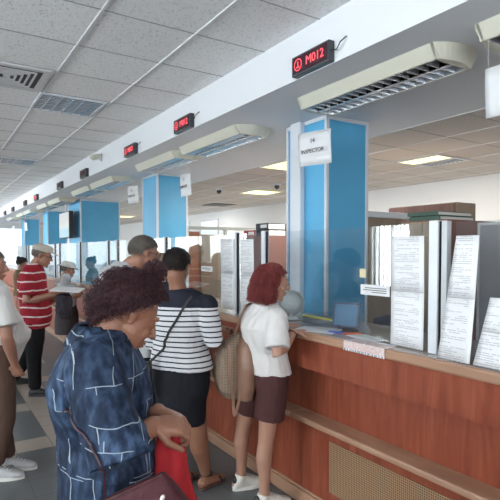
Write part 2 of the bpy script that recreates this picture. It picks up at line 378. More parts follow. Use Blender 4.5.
# ================================================================== lamps under the beam
n = NT('lamp_louvre', .2, .7)
n.color((.75, .78, .82)); M_LOUV = n.m
M_LOUVB = mat('lamp_reflector', (.55, .58, .63), .3)
def fixture():
    L, W, H = 1.22, .385, .075
    t = thing('ceiling_light', 'x', 'ceiling light')
    bm = bmesh.new()   # two sloping long sides
    prism(bm, [(0, 0), (.045, -H), (.058, -H), (.03, 0)], 'y', 0.03, L-.03); prism(bm, [(W, 0), (W-.045, -H), (W-.058, -H), (W-.03, 0)], 'y', .03, L-.03)
    new_obj('side_panel', bm, M_CREAM, t)
    for s in (0, 1):      # bowed end caps
        bm = bmesh.new(); N = 12; top = []; bot = []; ti = []; bi = []
        for q in range(N+1):
            u = q/N; xx = W*u; bow = .075*(1-(2*u-1)**2)
            yo = -bow; xb = .045+(W-.09)*u; yb = -bow*.55+.012
            f = (lambda yy: yy+.03) if s == 0 else (lambda yy: L-.03-yy)
            top.append(bm.verts.new((xx, f(yo), 0))); bot.append(bm.verts.new((xb, f(yb), -H)))
            ti.append(bm.verts.new((xx, f(.02), 0))); bi.append(bm.verts.new((xb, f(.02), -H)))
        for q in range(N):
            bm.faces.new((top[q], top[q+1], bot[q+1], bot[q])); bm.faces.new((bot[q], bot[q+1], bi[q+1], bi[q]))
            bm.faces.new((bi[q], bi[q+1], ti[q+1], ti[q])); bm.faces.new((ti[q], ti[q+1], top[q+1], top[q]))
        bm.faces.new((top[0], bot[0], bi[0], ti[0])); bm.faces.new((top[N], ti[N], bi[N], bot[N]))
        new_obj('end_cap', bm, M_CREAM, t, smooth=False)
    bm = bmesh.new()
    for c0 in (.058, W/2+.008):
        c1 = c0 + W/2-.066
        for q in range(17):
            y = .06+(L-.12)*q/16; prism(bm, [(y-.002, -H+.002), (y+.002, -H+.002), (y+.011, -.03), (y-.011, -.03)], 'x', c0, c1)
        box(bm, c0-.002, c0+.004, .05, L-.05, -H+.001, -.02); box(bm, c1-.004, c1+.002, .05, L-.05, -H+.001, -.02)
    new_obj('louvre', bm, M_LOUV, t)
    bm = bmesh.new(); box(bm, .03, W-.03, .03, L-.03, -.012, -.002); box(bm, W/2-.012, W/2+.012, .05, L-.05, -H+.002, -.012)
    new_obj('reflector', bm, M_LOUVB, t)
    bm = bmesh.new()
    for c0 in (.12, W-.12): tube(bm, [(c0, .06, -.035), (c0, L-.06, -.035)], [.012, .012], 8)
    new_obj('tube_lamp', bm, mat('unlit_tube', (.8, .82, .85), .2), t, smooth=True)
    return t
fx = [(.29, 'cream louvred ceiling light cut by the right edge of the photo'), (1.69, 'large cream louvred ceiling light above the nearest blue column'),
      (3.71, 'cream louvred ceiling light with its right end above the second column'), (5.06, 'cream ceiling light touching the left of the one above the second column'),
      (7.22, 'cream ceiling light above the right part of the wide column'), (8.53, 'cream ceiling light above the left part of the wide column'),
      (10.75, 'cream ceiling light right above the hanging screen, nearer of its pair'), (12.1, 'cream ceiling light left of the hanging screen, farther of its pair'),
      (14.3, 'small distant cream light above the farthest column, nearer of its pair'), (15.6, 'small distant cream light above the farthest column, farther of its pair'), (17.8, 'farthest small cream light at the left edge')]
f0 = fixture()
for i, (y, l) in enumerate(fx):
    o = f0 if i == 0 else copy_tree(f0)
    o.location = (2.245, y, ZO-.001); o['label'] = l; o['group'] = 'cream lights under the beam'
# recessed hall fixtures
def recessed(x0, y0, label):
    t = thing('recessed_light', label, 'ceiling light', (x0, y0, ZC-.012), 0, 'recessed louvred lights in the tile ceiling')
    s = .58
    boxes('frame', [(0, s, 0, .02, -.004, .01), (0, s, s-.02, s, -.004, .01), (0, .02, .02, s-.02, -.004, .01), (s-.02, s, .02, s-.02, -.004, .01)], M_WHITE, t)
    bm = bmesh.new()
    for k in range(1, 6): box(bm, s*k/6-.005, s*k/6+.005, .02, s-.02, -.003, .008)
    for k in range(1, 9): box(bm, .02, s-.02, s*k/9-.004, s*k/9+.004, -.002, .008)
    new_obj('louvre', bm, M_LOUV, t); boxes('reflector', [(.02, s-.02, .02, s-.02, .008, .010)], mat('dark_reflector', (.30, .33, .37), .3), t)
recessed(.85, 4.72, 'grey louvred square light in the tile ceiling, nearest the camera')
recessed(.85, 8.26, 'farther grey louvred light in the tile ceiling at left edge')
# air diffuser
t = thing('air_diffuser', 'square metal air diffuser with nested vanes in the ceiling at left edge', 'air vent', (.25, 4.125, ZC-.012))
s = .58
boxes('frame', [(0, s, 0, .05, -.006, .01), (0, s, s-.05, s, -.006, .01), (0, .05, .05, s-.05, -.006, .01), (s-.05, s, .05, s-.05, -.006, .01)], mat('vent_enamel', (.55, .56, .56), .4), t)
bm = bmesh.new()
for k in range(1, 6):
    a, b, w_ = .05+.043*k, s-.05-.043*k, .014
    for bb in ((a, b, a, a+w_), (a, b, b-w_, b), (a, a+w_, a+w_, b-w_), (b-w_, b, a+w_, b-w_)): box(bm, *bb, -.008, .002)
new_obj('vanes', bm, mat('vent_vane', (.62, .63, .63), .4), t); boxes('duct', [(.05, s-.05, .05, s-.05, .006, .010)], mat('duct_dark', (.07, .07, .075), .6), t)

# ================================================================== ticket displays on the beam
disp = [(2.57, 'T'), (4.40, 'T'), (5.83, 'L'), (7.9, 'D'), (9.55, 'D'), (11.9, 'T'), (13.4, 'D'), (15.5, 'D'), (17.2, 'D')]
dl = ['large black ticket display reading M012 in red, nearest on the beam', 'second black display with red digits, left of the M012 one',
      'third black display with red digits, beside the small white sensor', 'dark ticket display on the beam, right of the one above the hanging screen', 'dark ticket display on the beam directly above the hanging screen',
      'small reddish ticket display on the beam left of the hanging screen', 'small dark ticket display just left of the reddish one', 'tiny dark ticket display, second from the far end of the beam', 'tiny dark ticket display at the far left end of the beam']
M_DIM = mat('led_dim', (.10, .02, .02), .4)
M_CASE = mat('display_case', (.045, .05, .06), .35)
for (y, k), l in zip(disp, dl):
    t = thing('queue_display', l, 'display', (XB0, y-.352, 2.815), 0, 'black ticket displays on the beam')
    boxes('case', [(-.045, 0.004, 0, .352, -.062, .062)], M_CASE, t, .006)
    boxes('screen', [(-.0465, -.0445, .015, .337, -.05, .05)], mat('led_filter', (.055, .02, .03), .2), t)
    Mx = face_mx(Vector((-.0475, .125, 0)), (0, -1, 0))
    text_mesh('digits', 'M012', .074, M_RED if k == 'T' or y < 7 else M_DIM, t, Mx)
    bm = bmesh.new(); 
    for q in range(20):
        a0, a1 = 2*math.pi*q/20, 2*math.pi*(q+1)/20
        vs = [bm.verts.new((-.0475, .285+r*math.cos(a), r*math.sin(a))) for r, a in ((.032, a0), (.038, a0), (.038, a1), (.032, a1))]; bm.faces.new(vs)
    box(bm, -.048, -.0470, .281, .289, -.008, .02); box(bm, -.048, -.0470, .270, .300, -.018, -.011)
    new_obj('symbol', bm, M_RED if k == 'T' or y < 7 else M_DIM, t)
    if y < 7:
        bm = bmesh.new(); tube(bm, [(-.03, -.003, .0), (-.03, -.05, -.012), (-.03, -.08, .02), (-.01, -.10, .045), (0, -.10, .05)], [.004]*5, 6); new_obj('cable', bm, M_BLACK, t, smooth=True)
t = thing('motion_sensor', 'small white sensor on the beam beside the third display', 'sensor', (XB0, 6.89, 2.93))
boxes('bracket', [(-.03, -.001, -.02, .02, -.05, .05)], M_WHITE, t); bm = bmesh.new(); tube(bm, [(-.03, 0, .01), (-.12, 0, -.01)], [.035, .04], 12); new_obj('housing', bm, M_CREAM, t, smooth=True)

# ================================================================== hanging paper signs
def hang_sign(y, x, label, txt, w=.29, h=.235, rz=0, zc=2.385):
    t = thing('hanging_sign', label, 'sign', (x, y, zc), rz, 'paper signs hung under the beam')
    bm = bmesh.new(); N = 10
    g = [[bm.verts.new((.012*math.sin(i/N*5+1)+.006*math.cos(j), -w/2+w*i/N, -h/2+h*j/4)) for j in range(5)] for i in range(N+1)]
    for i in range(N):
        for j in range(4): bm.faces.new((g[i][j], g[i+1][j], g[i+1][j+1], g[i][j+1]))
    o = new_obj('sheet', bm, M_PAPER, t, smooth=True); sm = o.modifiers.new('s', 'SOLIDIFY'); sm.thickness = .0015
    boxes('top_rod', [(-.004, .004, -w/2-.005, w/2+.005, h/2-.012, h/2-.004)], mat('clear_rod', (.5, .5, .52), .3), t)
    for yy in (-w/2+.01, w/2-.01):
        bm = bmesh.new(); tube(bm, [(0, yy, h/2), (0, yy, ZO-zc)], [.0008, .0008], 5)
        new_obj('thread', bm, mat('thread', (.6, .6, .62), .5), t)
    for s, (q, zz, sz) in enumerate(txt): text_mesh('lettering', q, sz, M_INK, t, face_mx(Vector((-.020, 0, zz)), (0, -1, 0)))
hang_sign(2.745, 2.3, 'white paper sign reading 14 INSPECTOR hung before the nearest blue column', [('14', .05, .045), ('INSPECTOR', -.02, .040)], rz=R(9), zc=2.375)
hang_sign(1.27, 2.3, 'white paper sign cut by the right edge of the photo', [('15', .055, .055), ('INSPECTOR', -.02, .048)], rz=R(4), zc=2.41) if False else hang_sign(1.30, 2.3, 'white paper sign cut by the right edge of the photo', [], rz=R(4), zc=2.41)
hang_sign(4.85, 2.3, 'white paper sign hung before the second blue column', [('13', .055, .045), ('INSPECTOR', -.02, .04)], rz=R(-6), zc=2.35)
hang_sign(6.47, 2.3, 'white paper sign hung left of the second blue column', [('12', .055, .045), ('INSPECTOR', -.02, .04)], rz=R(5), zc=2.40)
hang_sign(15.2, 2.3, 'small distant paper sign before the farthest column', [], zc=2.33)
hang_sign(17.6, 2.3, 'tiny distant paper sign against the end wall', [], zc=2.33)
# ================================================================== office behind the glass
t = thing('partition', 'beige office partition with a white top rail behind the nearest column', 'partition', (3.2, 3.25, 0), 0)
boxes('panel', [(0, .62, 0, .03, 0, 1.955), (.72, 1.12, 0, .03, 0, 1.955)], M_BEIGE, t); boxes('top_rail', [(0, 1.12, -.03, .06, 1.955, 2.01)], mat('rail_white', (.66, .69, .72), .4), t, .004)
boxes('dark_panel', [(.62, .72, .01, .02, 0, 1.93)], mat('dark_panel', (.11, .10, .10), .5), t)
def cabinet(name, label, x0, x1, y0, y1, h, m, mside, doors=2, face='x', m3=None):
    t = thing(name, label, 'cabinet', (x0, y0, 0)); dx, dy = x1-x0, y1-y0
    boxes('carcass', [(.018, dx, 0, dy, 0, h)], mside, t, .003)
    for k in range(doors):
        d = boxes('door', [(0, .017, dy*k/doors+.003, dy*(k+1)/doors-.003, .05, h-.01)], m, t)
        yk = dy*(k+1)/doors-.05 if k % 2 == 0 else dy*k/doors+.05
        boxes('handle', [(-.015, -.001, yk-.006, yk+.006, h*.5, h*.5+.12)], mat('steel', (.5, .5, .5), .3, .8), d)
    return t
cabinet('office_cabinet', 'office cabinet with beige front and reddish brown side behind the leaning notices', 3.13, 3.75, 2.27, 2.68, 1.88, M_BEIGE, M_MAHOG)
cabinet('tall_cabinet', 'tall reddish brown cabinet standing behind the partition rail', 4.41, 4.76, 3.1, 3.95, 2.14, M_MAHOG, M_BEIGE)
M_GRN = mat('green_cover', (.05, .10, .07), .5); M_PAGES = mat('page_edges', (.7, .7, .66), .8)
p = thing('book', 'dark green ledger lying on the beige fronted cabinet, upper of two', 'book', (3.16, 2.36, 1.882+.034), 0, 'ledgers on the office cabinet')
boxes('cover', [(0, .42, 0, .28, 0, .004), (0, .42, 0, .28, .026, .030), (0, .006, 0, .28, .004, .026)], M_GRN, p); boxes('pages', [(.008, .415, .005, .275, .0042, .0258)], M_PAGES, p)
q = copy_tree(p); q.location = (3.17, 2.35, 1.882); q['label'] = 'dark green ledger lying flat on the beige fronted cabinet, lower of two'
# grey screen at the right
t = thing('desk_divider', 'grey fabric desk divider behind the glass at the right edge', 'divider', (2.72, 1.2, 0))
GX = 2.72
boxes('fabric_panel', [(0, .04, -.9, .54, .75, 1.80)], mat('grey_fabric', (.20, .185, .20), .9, bump=.2, bscale=300), t); boxes('frame', [(-.004, .044, .54, .555, .0, 1.815), (-.004, .044, -.9, .54, 1.80, 1.815)], mat('div_frame', (.35, .33, .33), .4), t)
boxes('divider_leg', [(-.004, .044, -.9, -.86, 0, .75)], MATS['div_frame'], t)
# cabinets left of the nearest column, seen through the screens
cabinet('filing_cabinet', 'reddish brown filing cupboard with binders on top left of the nearest column', 3.88, 4.45, 5.6, 6.25, 1.86, M_MAHOG, M_MAHOG)
cabinet('wardrobe', 'tall reddish brown wardrobe behind the binders', 4.55, 5.1, 5.5, 6.2, 2.06, M_MAHOG, M_MAHOG)
bx = thing('archive_box', 'white cardboard archive box on top of the tall wardrobe', 'box', (4.62, 5.72, 2.061)); boxes('carton', [(0, .3, 0, .36, 0, .12)], mat('grey_card', (.55, .55, .56), .8), bx, .003); boxes('lid', [(-.004, .304, -.004, .364, .12, .135)], mat('card_lid', (.66, .66, .66), .8), bx)
bcols = [((.38, .04, .05), 'red'), ((.03, .03, .035), 'black'), ((.05, .05, .06), 'charcoal'), ((.5, .48, .44), 'pale')]
blabs = ['red ring binder lying on the filing cupboard', 'black ring binder lying right of the red one, lower of two', 'charcoal ring binder lying on top of the black one', 'pale ring binder at the left end of the filing cupboard']
order = [(0, .34, 0), (1, .01, 0), (2, .02, .088)]
for (k, yy, zz_) in order:
    t = thing('ring_binder', blabs[k], 'binder', (3.90, 5.6+yy, 1.861+zz_), 0, 'ring binders on the filing cupboard')
    boxes('cover', [(0, .004, 0, .30, 0, .085), (.004, .30, 0, .30, 0, .004), (.004, .30, 0, .30, .081, .085)], mat('binder_'+bcols[k][1], bcols[k][0], .5), t)
    boxes('spine_label', [(-.0015, -.0002, .03, .18, .02, .065)], M_PAPER, t); boxes('sheets', [(.02, .29, .005, .295, .0045, .07)], M_PAGES, t)
# glass walled room farther back
t = thing('glazed_partition', 'glazed office partition with a pale frame behind the striped shirt woman', 'partition', (3.25, 7.7, 0)); M_PALE = mat('pale_frame', (.55, .58, .54), .45)
boxes('frame', [(0, 1.9, -.03, .03, 2.02, 2.07), (.40, .45, -.03, .03, 0, 2.02), (1.15, 1.20, -.03, .03, 0, 2.02), (1.85, 1.9, -.03, .03, 0, 2.02), (0, .04, -.03, .03, 0, 2.02)], M_PALE, t)
boxes('pane', [(.04, .40, -.004, .004, .02, 2.02), (.45, 1.15, -.004, .004, .02, 2.02)], M_GLASS, t)
t = thing('wooden_door', 'orange brown door leaf behind the text sheets on the glass', 'door', (3.70, 8.1, 0)); boxes('leaf', [(0, .42, 0, .04, 0, 2.0)], wood('orange_wood', (.33, .12, .07), (.42, .17, .10), (.50, .22, .13), .5, 'z'), t); boxes('handle', [(.34, .40, -.03, -.001, 1.0, 1.02)], MATS['steel'], t)
t = thing('beige_cupboard', 'beige cupboard standing beside the orange brown door', 'cabinet', (4.13, 8.1, 0)); boxes('carcass', [(0, .55, 0, .4, 0, 1.95)], M_BEIGE, t, .003); boxes('door', [(.01, .54, -.018, -.001, .05, 1.94)], M_BEIGE, t)
# windows of the back wall
for k_, (ya, yb) in enumerate(((12.2, 13.3), (14, 15.1), (15.8, 17))):
    w = bpy.data.objects.new('window_%d' % (20+k_), None); COL.objects.link(w); w.location = (XR, ya, 0); struct(w)
    struct(boxes('window_frame', [(-.03, 0, 0, yb-ya, 1.0, 1.06), (-.03, 0, 0, yb-ya, 2.5, 2.56), (-.03, 0, 0, .05, 1.06, 2.5), (-.03, 0, yb-ya-.05, yb-ya, 1.06, 2.5)], M_WHITE, w))
    struct(boxes('pane', [(-.012, -.004, .05, yb-ya-.05, 1.06, 2.5)], mat('bright_pane', (.8, .85, .9), .1, emit=(.85, .93, 1), estr=.22), w))
# office ceiling lights
def panel_light(x0, y0, label, lx=.58, both=True):
    t = thing('panel_light', label, 'ceiling light', (x0, y0, ZO-.014), 0, 'yellowish lit panels in the office ceiling')
    boxes('frame', [(0, lx, 0, .02, -.003, .01), (0, lx, .56, .58, -.003, .01), (0, .02, .02, .56, -.003, .01), (lx-.02, lx, .02, .56, -.003, .01)], M_WHITE, t)
    boxes('diffuser', [(.02, lx-.02, .02, .56, .0, .006)], mat('lit_diffuser', (.9, .85, .6), .5, emit=(1, .84, .33), estr=1.15), t)
    area('office_lamp', (x0+lx/2, y0+.29, ZO-.03), (0, 0, 0), lx-.06, .5, 34, (1, .95, .88))
panel_light(4.86, 3.64, 'yellow lit ceiling panel at right of the nearest column', .3)
t = thing('recessed_light', 'grey louvred light beside the yellow panel in the office ceiling', 'ceiling light', (5.18, 3.64, ZO-.014)); boxes('frame', [(0, .28, 0, .02, -.003, .01), (0, .28, .56, .58, -.003, .01), (.26, .28, .02, .56, -.003, .01), (0, .02, .02, .56, -.003, .01)], M_WHITE, t)
boxes('louvre', [(.02, .26, .02+.06*k, .03+.06*k, -.002, .006) for k in range(9)], M_LOUV, t); boxes('reflector', [(.02, .26, .02, .56, .007, .009)], MATS['dark_reflector'], t)
panel_light(4.92, 7.46, 'yellow lit ceiling panel left of the nearest column, lower in view'); panel_light(3.64, 4.86, 'yellow lit ceiling panel cut by the left edge of the nearest column')
panel_light(4.92, 11.4, 'pale lit panel seen between second and third columns, right one'); 
panel_light(4.92, 15.2, 'farthest lit panel in the office ceiling'); 
for p_, l in ((at(219, 187, 8.85), 'small dome camera on the office ceiling right of the second column'), (at(277, 182.5, 8.2), 'small dome camera on the office ceiling left of the nearest column')):
    t = thing('dome_camera', l, 'camera', (p_.x, p_.y, ZO)); bm = bmesh.new(); tube(bm, [(0, 0, -.03), (0, 0, .004)], [.062, .066], 16, caps=False); new_obj('base', bm, M_WHITE, t, smooth=True)
    bm = bmesh.new(); ball(bm, (0, 0, -.05), .042); new_obj('dome', bm, mat('smoked_dome', (.06, .06, .07), .1), t, smooth=True)
t = thing('ceiling_vent', 'dark slotted vent in the office ceiling left of the lit panels', 'vent', (5.5, 10.1, ZO-.012)); boxes('frame', [(0, .6, 0, .6, 0, .01)], mat('vent_dark', (.10, .10, .10), .7), t); boxes('slat', [(.03, .57, .05+.09*k, .08+.09*k, -.006, -.0005) for k in range(6)], mat('slat_grey', (.3, .3, .3), .6), t)
# hanging tv
t = thing('hanging_screen', 'flat screen with pale blue picture hung by the wide blue column', 'screen', (2.52, 11.05, 1.93)); boxes('case', [(0, .09, 0, .95, 0, .58)], M_DARK, t, .01)
n = NT('screen_picture', .3); X, Y, Z = n.xyz()
pic = n.ramp(n.math('DIVIDE', Z, .58), [(0.0, (.35, .62, .72)), (.30, (.30, .58, .70)), (.42, (.62, .68, .66)), (.62, (.62, .60, .56)), (.9, (.62, .66, .70))])
n.color((0.1, .1, .1)); n.put(n.b.inputs['Emission Color'], pic); n.b.inputs['Emission Strength'].default_value = .5
boxes('display', [(-.003, -.0005, .02, .93, .02, .56)], n.m, t); boxes('bracket', [(.03, .05, .45, .5, .58, ZO-1.93)], M_WHITE, t)
# ================================================================== paper notices on the glass
def text_paper(name, sc=1.0):
    n = NT(name, .65); X, Y, Z = n.xyz()
    line = frac_lt(n, Z, .0095, 0, .0042)
    word = n.math('GREATER_THAN', n.noise(1, 3, n.comb(0.0, n.math('MULTIPLY', Y, 95), n.math('MULTIPLY', n.math('FLOOR', n.math('DIVIDE', Z, .0095)), 7.7))), .42)
    para = n.math('GREATER_THAN', n.noise(1, 1, n.comb(3.3, n.math('MULTIPLY', Y, 6), n.math('MULTIPLY', n.math('FLOOR', n.math('DIVIDE', Z, .0095)), .83))), .50)
    edge = n.math('MULTIPLY', n.math('GREATER_THAN', Y, .028), n.math('LESS_THAN', Y, .182))
    f = n.math('MULTIPLY', n.math('MULTIPLY', line, word), n.math('MULTIPLY', para, edge))
    n.color(n.mix(n.math('MULTIPLY', f, .42), (.74, .75, .77), (.14, .14, .16))); return n.m
M_TEXT = text_paper('printed_sheet')
def notice(ya, yb, z0, z1, label, x=XG-.010, group='printed notices on the counter glass', skew=0.0, tilt=0.0):
    t = thing('notice', label, 'notice', (x, ya, z0), 0, group); H = z1-z0; W = yb-ya
    for k in (0, 1):
        bm = bmesh.new(); za, zb = H*k/2+.001*k, H*(k+1)/2
        def pt(y, z, dx): return bm.verts.new((dx + tilt*(z/H) + .004*math.sin(6*z+3*y), y+skew*z/H*(y/W), z))
        N = 6
        for i in range(N):
            a, b = W*i/N, W*(i+1)/N
            for j in range(4):
                c0, c1 = za+(zb-za)*j/4, za+(zb-za)*(j+1)/4
                bm.faces.new((pt(a, c0, 0), pt(b, c0, 0), pt(b, c1, 0), pt(a, c1, 0)))
        bmesh.ops.remove_doubles(bm, verts=bm.verts, dist=1e-5)
        o = new_obj('sheet', bm, M_TEXT, t, smooth=True); s_ = o.modifiers.new('s', 'SOLIDIFY'); s_.thickness = .0012
    return t
def ypx(px, x):
    t = (px-250)/500.0; return x*(ca-t*sa)/(sa+t*ca)
xn = XG-.016
notice(ypx(424, xn), ypx(391, xn), ZT+.006, ZT+.575, 'tall pair of printed sheets standing left of the wide white post', x=xn)
notice(ypx(471, xn-.07), ypx(438, xn-.07), ZT+.004, ZT+.57, 'tall pair of printed sheets leaning on the glass right of the white post', x=xn-.07, skew=-.055, tilt=.06)
notice(ypx(516, xn-.07), ypx(474, xn-.07), ZT+.004, ZT+.30, 'printed sheet in a tilted holder at the right edge of the counter', x=xn-.07, skew=-.045, tilt=.05)
notice(ypx(253.5, xn), ypx(240.5, xn), ZT+.03, ZT+.59, 'tall strip of printed sheets right of the post beside the red hair', x=xn)
notice(ypx(235, xn), ypx(222, xn), ZT+.03, ZT+.60, 'tall strip of printed sheets left of the post above the counter', x=XG-.028)
def label_card(ya, yb, z0, z1, label, m=M_PAPER, lines=True, x=XG-.008):
    t = thing('taped_label', label, 'label', (x, ya, z0)); boxes('card', [(-.001, .001, 0, yb-ya, 0, z1-z0)], m, t)
    if lines: boxes('print', [(-.0022, -.0012, .02+.0, (yb-ya)*f, (z1-z0)*h, (z1-z0)*h+.005) for f, h in ((.85, .65), (.9, .45), (.6, .25))], mat('grey_ink', (.15, .15, .16), .6), t)
label_card(ypx(391, XG), ypx(362, XG)+.0, 1.405, 1.462, 'white paper label with print taped low on the glass beside the tall notice')
label_card(ypx(213, XG), ypx(202, XG), 1.47, 1.515, 'small white label taped to the glass behind the striped shirt woman')
label_card(ypx(367, XG), ypx(361, XG), 1.50, 1.55, 'small yellowish square stuck on the glass before the blue column', mat('yellow_note', (.62, .56, .36), .6), False)
# ================================================================== things on the counter
# ink leaflet holder hanging over the edge
t = thing('leaflet_strip', 'pink and white printed plastic strip hanging over the counter edge', 'strip', (XF-.004, ypx(386, XF), ZT+.001))
W = ypx(345, XF)-ypx(386, XF)
n = NT('pink_print', .25); g = n.noise(60, 4, n.mapping((1, 1, 3))); n.color(n.ramp(g, [(.42, (.75, .70, .70)), (.52, (.62, .36, .32)), (.6, (.72, .62, .60))])); 
boxes('top_flap', [(0, .085, 0, W, 0, .0015)], n.m, t); boxes('front_flap', [(-.003, -.0015, 0, W, -.052, .0015)], n.m, t)
n = NT('strip_print', .3); X, Y, Z = n.xyz(); f = n.math('GREATER_THAN', n.noise(1, 2, n.comb(0., n.math('MULTIPLY', Y, 120), 0.)), .5)
n.color(n.mix(f, (.8, .8, .82), (.12, .12, .14))); boxes('text_band', [(-.0045, -.0031, 0, W, -.052, -.041)], n.m, t)
def flat(name, label, cat, p, sx, sy, rz, m, h=.0012, z=ZT):
    t = thing(name, label, cat, (p.x, p.y, z+.0006), rz); boxes('sheet', [(-sx/2, sx/2, -sy/2, sy/2, 0, h)], m, t); return t
flat('paper_sheet', 'white paper lying on the counter under the hand of the red haired woman', 'paper', at(318, 327, 3.16), .21, .28, R(25), M_PAPER)
flat('receipt', 'narrow white paper slip lying beside the pens', 'paper', at(366, 339, 2.86), .12, .25, R(-12), M_PAPER)
flat('paper_sheet', 'curled white sheet lying before the tall standing notice', 'paper', at(378, 345, 2.68), .06, .20, R(8), M_PAPER)
def pen(label, p, rz, m, L=.14, z=ZT):
    t = thing('pen', label, 'pen', (p.x, p.y, z+.0065), rz); bm = bmesh.new(); tube(bm, [(-L/2, 0, 0), (L/2-.015, 0, 0)], [.0055, .0055], 8); new_obj('barrel', bm, m, t, smooth=True)
    bm = bmesh.new(); tube(bm, [(L/2-.01, 0, 0), (L/2+.008, 0, -.001)], [.004, .001], 8); new_obj('tip', bm, M_INK, t, smooth=True)
pen('blue pen lying on the counter', at(340, 330.5, 3.02), R(-62), mat('pen_blue', (.02, .06, .35), .3), z=ZT)
pen('orange red pen lying right of the blue pen', at(354, 333, 2.98), R(-35), mat('pen_orange', (.75, .12, .04), .35), .12)
t = thing('stapler', 'small black stapler lying behind the orange pen', 'stapler', (at(350, 329.5, 3.06).x, at(350, 329.5, 3.06).y, ZT+.001), R(-60)); boxes('base', [(-.05, .05, -.012, .012, 0, .008)], M_BLACK, t, .002)
bm = bmesh.new(); prism(bm, [(-.05, .009), (.05, .009), (.05, .018), (-.04, .028)], 'y', -.01, .01); new_obj('arm', bm, M_BLACK, t)
# document tray with yellow edge behind the glass
pt_ = at(317, 323, 3.30)
t = thing('document_tray', 'clear document tray with a yellow front edge behind the glass', 'tray', (2.20, ypx(332, 2.2), ZT+.001)); LW = ypx(303, 2.2)-ypx(332, 2.2)
boxes('tray_base', [(0, .26, 0, LW, 0, .003)], mat('grey_plastic', (.35, .38, .42), .3), t); boxes('side', [(0, .26, 0, .003, .003, .06), (0, .26, LW-.003, LW, .003, .06), (.257, .26, .003, LW-.003, .003, .06)], M_PLEXI, t)
boxes('yellow_edge', [(-.004, .0, 0, LW, .045, .056)], mat('yellow', (.85, .70, .08), .4), t); boxes('front', [(-.002, .0, 0.003, LW-.003, .003, .045)], M_PLEXI, t)
flat('paper_sheet', 'white form lying in the clear document tray', 'paper', Vector((2.33, ypx(318, 2.33), 0)), .2, .25, 0, M_PAPER, z=ZT+.0045)
# small display behind the glass
pm = Vector((2.27, ypx(343, 2.27)-.14, ZT))
t = thing('card_terminal', 'blue framed tilted display standing behind the glass before the blue column', 'display', (pm.x, pm.y, ZT+.001), R(28)); bm = bmesh.new()
prism(bm, [(0, .012), (.012, .012), (.05, .165), (.038, .165)], 'y', -.0, .17); new_obj('frame', bm, mat('navy_plastic', (.03, .04, .10), .35), t); bm = bmesh.new(); prism(bm, [(-.003, .024), (-.0005, .024), (.033, .155), (.030, .155)], 'y', .012, .158); new_obj('face', bm, mat('blue_face', (.05, .16, .30), .3), t)
boxes('stand', [(-.01, .09, .04, .13, 0, .012)], mat('navy_plastic', (0, 0, 0)), t)
# small desk fan
pf = Vector((2.20, ypx(291, 2.20), ZT))
t = thing('desk_fan', 'small white round desk fan behind the glass by the face of the red haired woman', 'fan', (pf.x, pf.y, ZT+.001), R(228)); M_FAN = mat('fan_white', (.80, .82, .82), .35)
bm = bmesh.new(); tube(bm, [(0, 0, 0.004), (0, 0, .02)], [.055, .045], 20, caps=False); tube(bm, [(0, 0, .02), (0, 0, .045)], [.014, .014], 12); new_obj('base', bm, M_FAN, t, smooth=True)
bm = bmesh.new(); C0 = Vector((0, 0, .122)); fr = .096
for k in range(64):
    a = 2*math.pi*k/64; e = Vector((0, math.cos(a), math.sin(a)))
    tube(bm, [C0+Vector((.03, 0, 0))+e*.015, C0+Vector((.024, 0, 0))+e*.06, C0+e*fr, C0+Vector((-.022, 0, 0))+e*.06, C0+Vector((-.028, 0, 0))+e*.015], [.0022]*5, 4, caps=False)
for rr, xx in ((fr, 0), (.06, .024), (.06, -.022)):
    tube(bm, [C0+Vector((xx, rr*math.cos(2*math.pi*k/32), rr*math.sin(2*math.pi*k/32))) for k in range(33)], [.0028 if rr == fr else .0016]*33, 5, caps=False)
new_obj('cage', bm, M_FAN, t, smooth=True)
bm = bmesh.new(); loft(bm, [(C0+Vector((x, 0, 0)), Vector((0, 1, 0)), a, UP, a) for x, a in ((-.05, .03), (-.045, .055), (-.03, .085), (-.024, .092))], 28, 2); new_obj('housing', bm, M_FAN, t, smooth=True)
bm = bmesh.new()
for k in range(3):
    a0 = 2*math.pi*k/3
    rows = [[bm.verts.new(C0+Vector((.010*math.sin(s_*2.2-1), r*math.cos(a0+s_*.9), r*math.sin(a0+s_*.9)))) for s_ in (0, .4, .8, 1.1)] for r in (.015, .045, .075)]
    for i in range(2):
        for j in range(3): bm.faces.new((rows[i][j], rows[i][j+1], rows[i+1][j+1], rows[i+1][j]))
tube(bm, [C0-Vector((.03, 0, 0)), C0+Vector((.03, 0, 0))], [.02, .02], 12)
o = new_obj('blades', bm, mat('fan_blade', (.80, .82, .82), .3), t, smooth=True)
# desk and chair behind the glass
pcz = Vector((2.79, ypx(384, 2.79), 0))
t = thing('office_chair', 'dark blue office chair back behind the label on the glass', 'chair', (pcz.x, pcz.y, 0), R(200)); bm = bmesh.new()
loft(bm, [(Vector((0, 0, z)), Vector((1, 0, 0)), a, Vector((0, 1, 0)), .03) for z, a in ((.78, .15), (.82, .19), (1.0, .21), (1.12, .19), (1.17, .14))], 20, 3); new_obj('backrest', bm, mat('navy_fabric', (.02, .03, .075), .85, bump=.2, bscale=200), t, smooth=True)
bm = bmesh.new(); loft(bm, [(Vector((0, .22, z)), Vector((1, 0, 0)), a, Vector((0, 1, 0)), a*.95) for z, a in ((.43, .18), (.46, .22), (.50, .22), (.52, .19))], 24, 3); new_obj('seat', bm, MATS['navy_fabric'], t, smooth=True)
bm = bmesh.new(); tube(bm, [(0, .2, .43), (0, .2, .10)], [.025, .025], 10); tube(bm, [(0, .1, .44), (0, -.02, .5), (0, -.035, .85)], [.018]*3, 8)
for k in range(5):
    a = 2*math.pi*k/5; e = Vector((math.cos(a), math.sin(a), 0)); tube(bm, [Vector((0, .2, .10)), Vector((0, .2, .06))+e*.21], [.02, .013], 8); ball(bm, Vector((0, .2, .028))+e*.21, .027, seg=8)
new_obj('base', bm, M_BLACK, t, smooth=True)
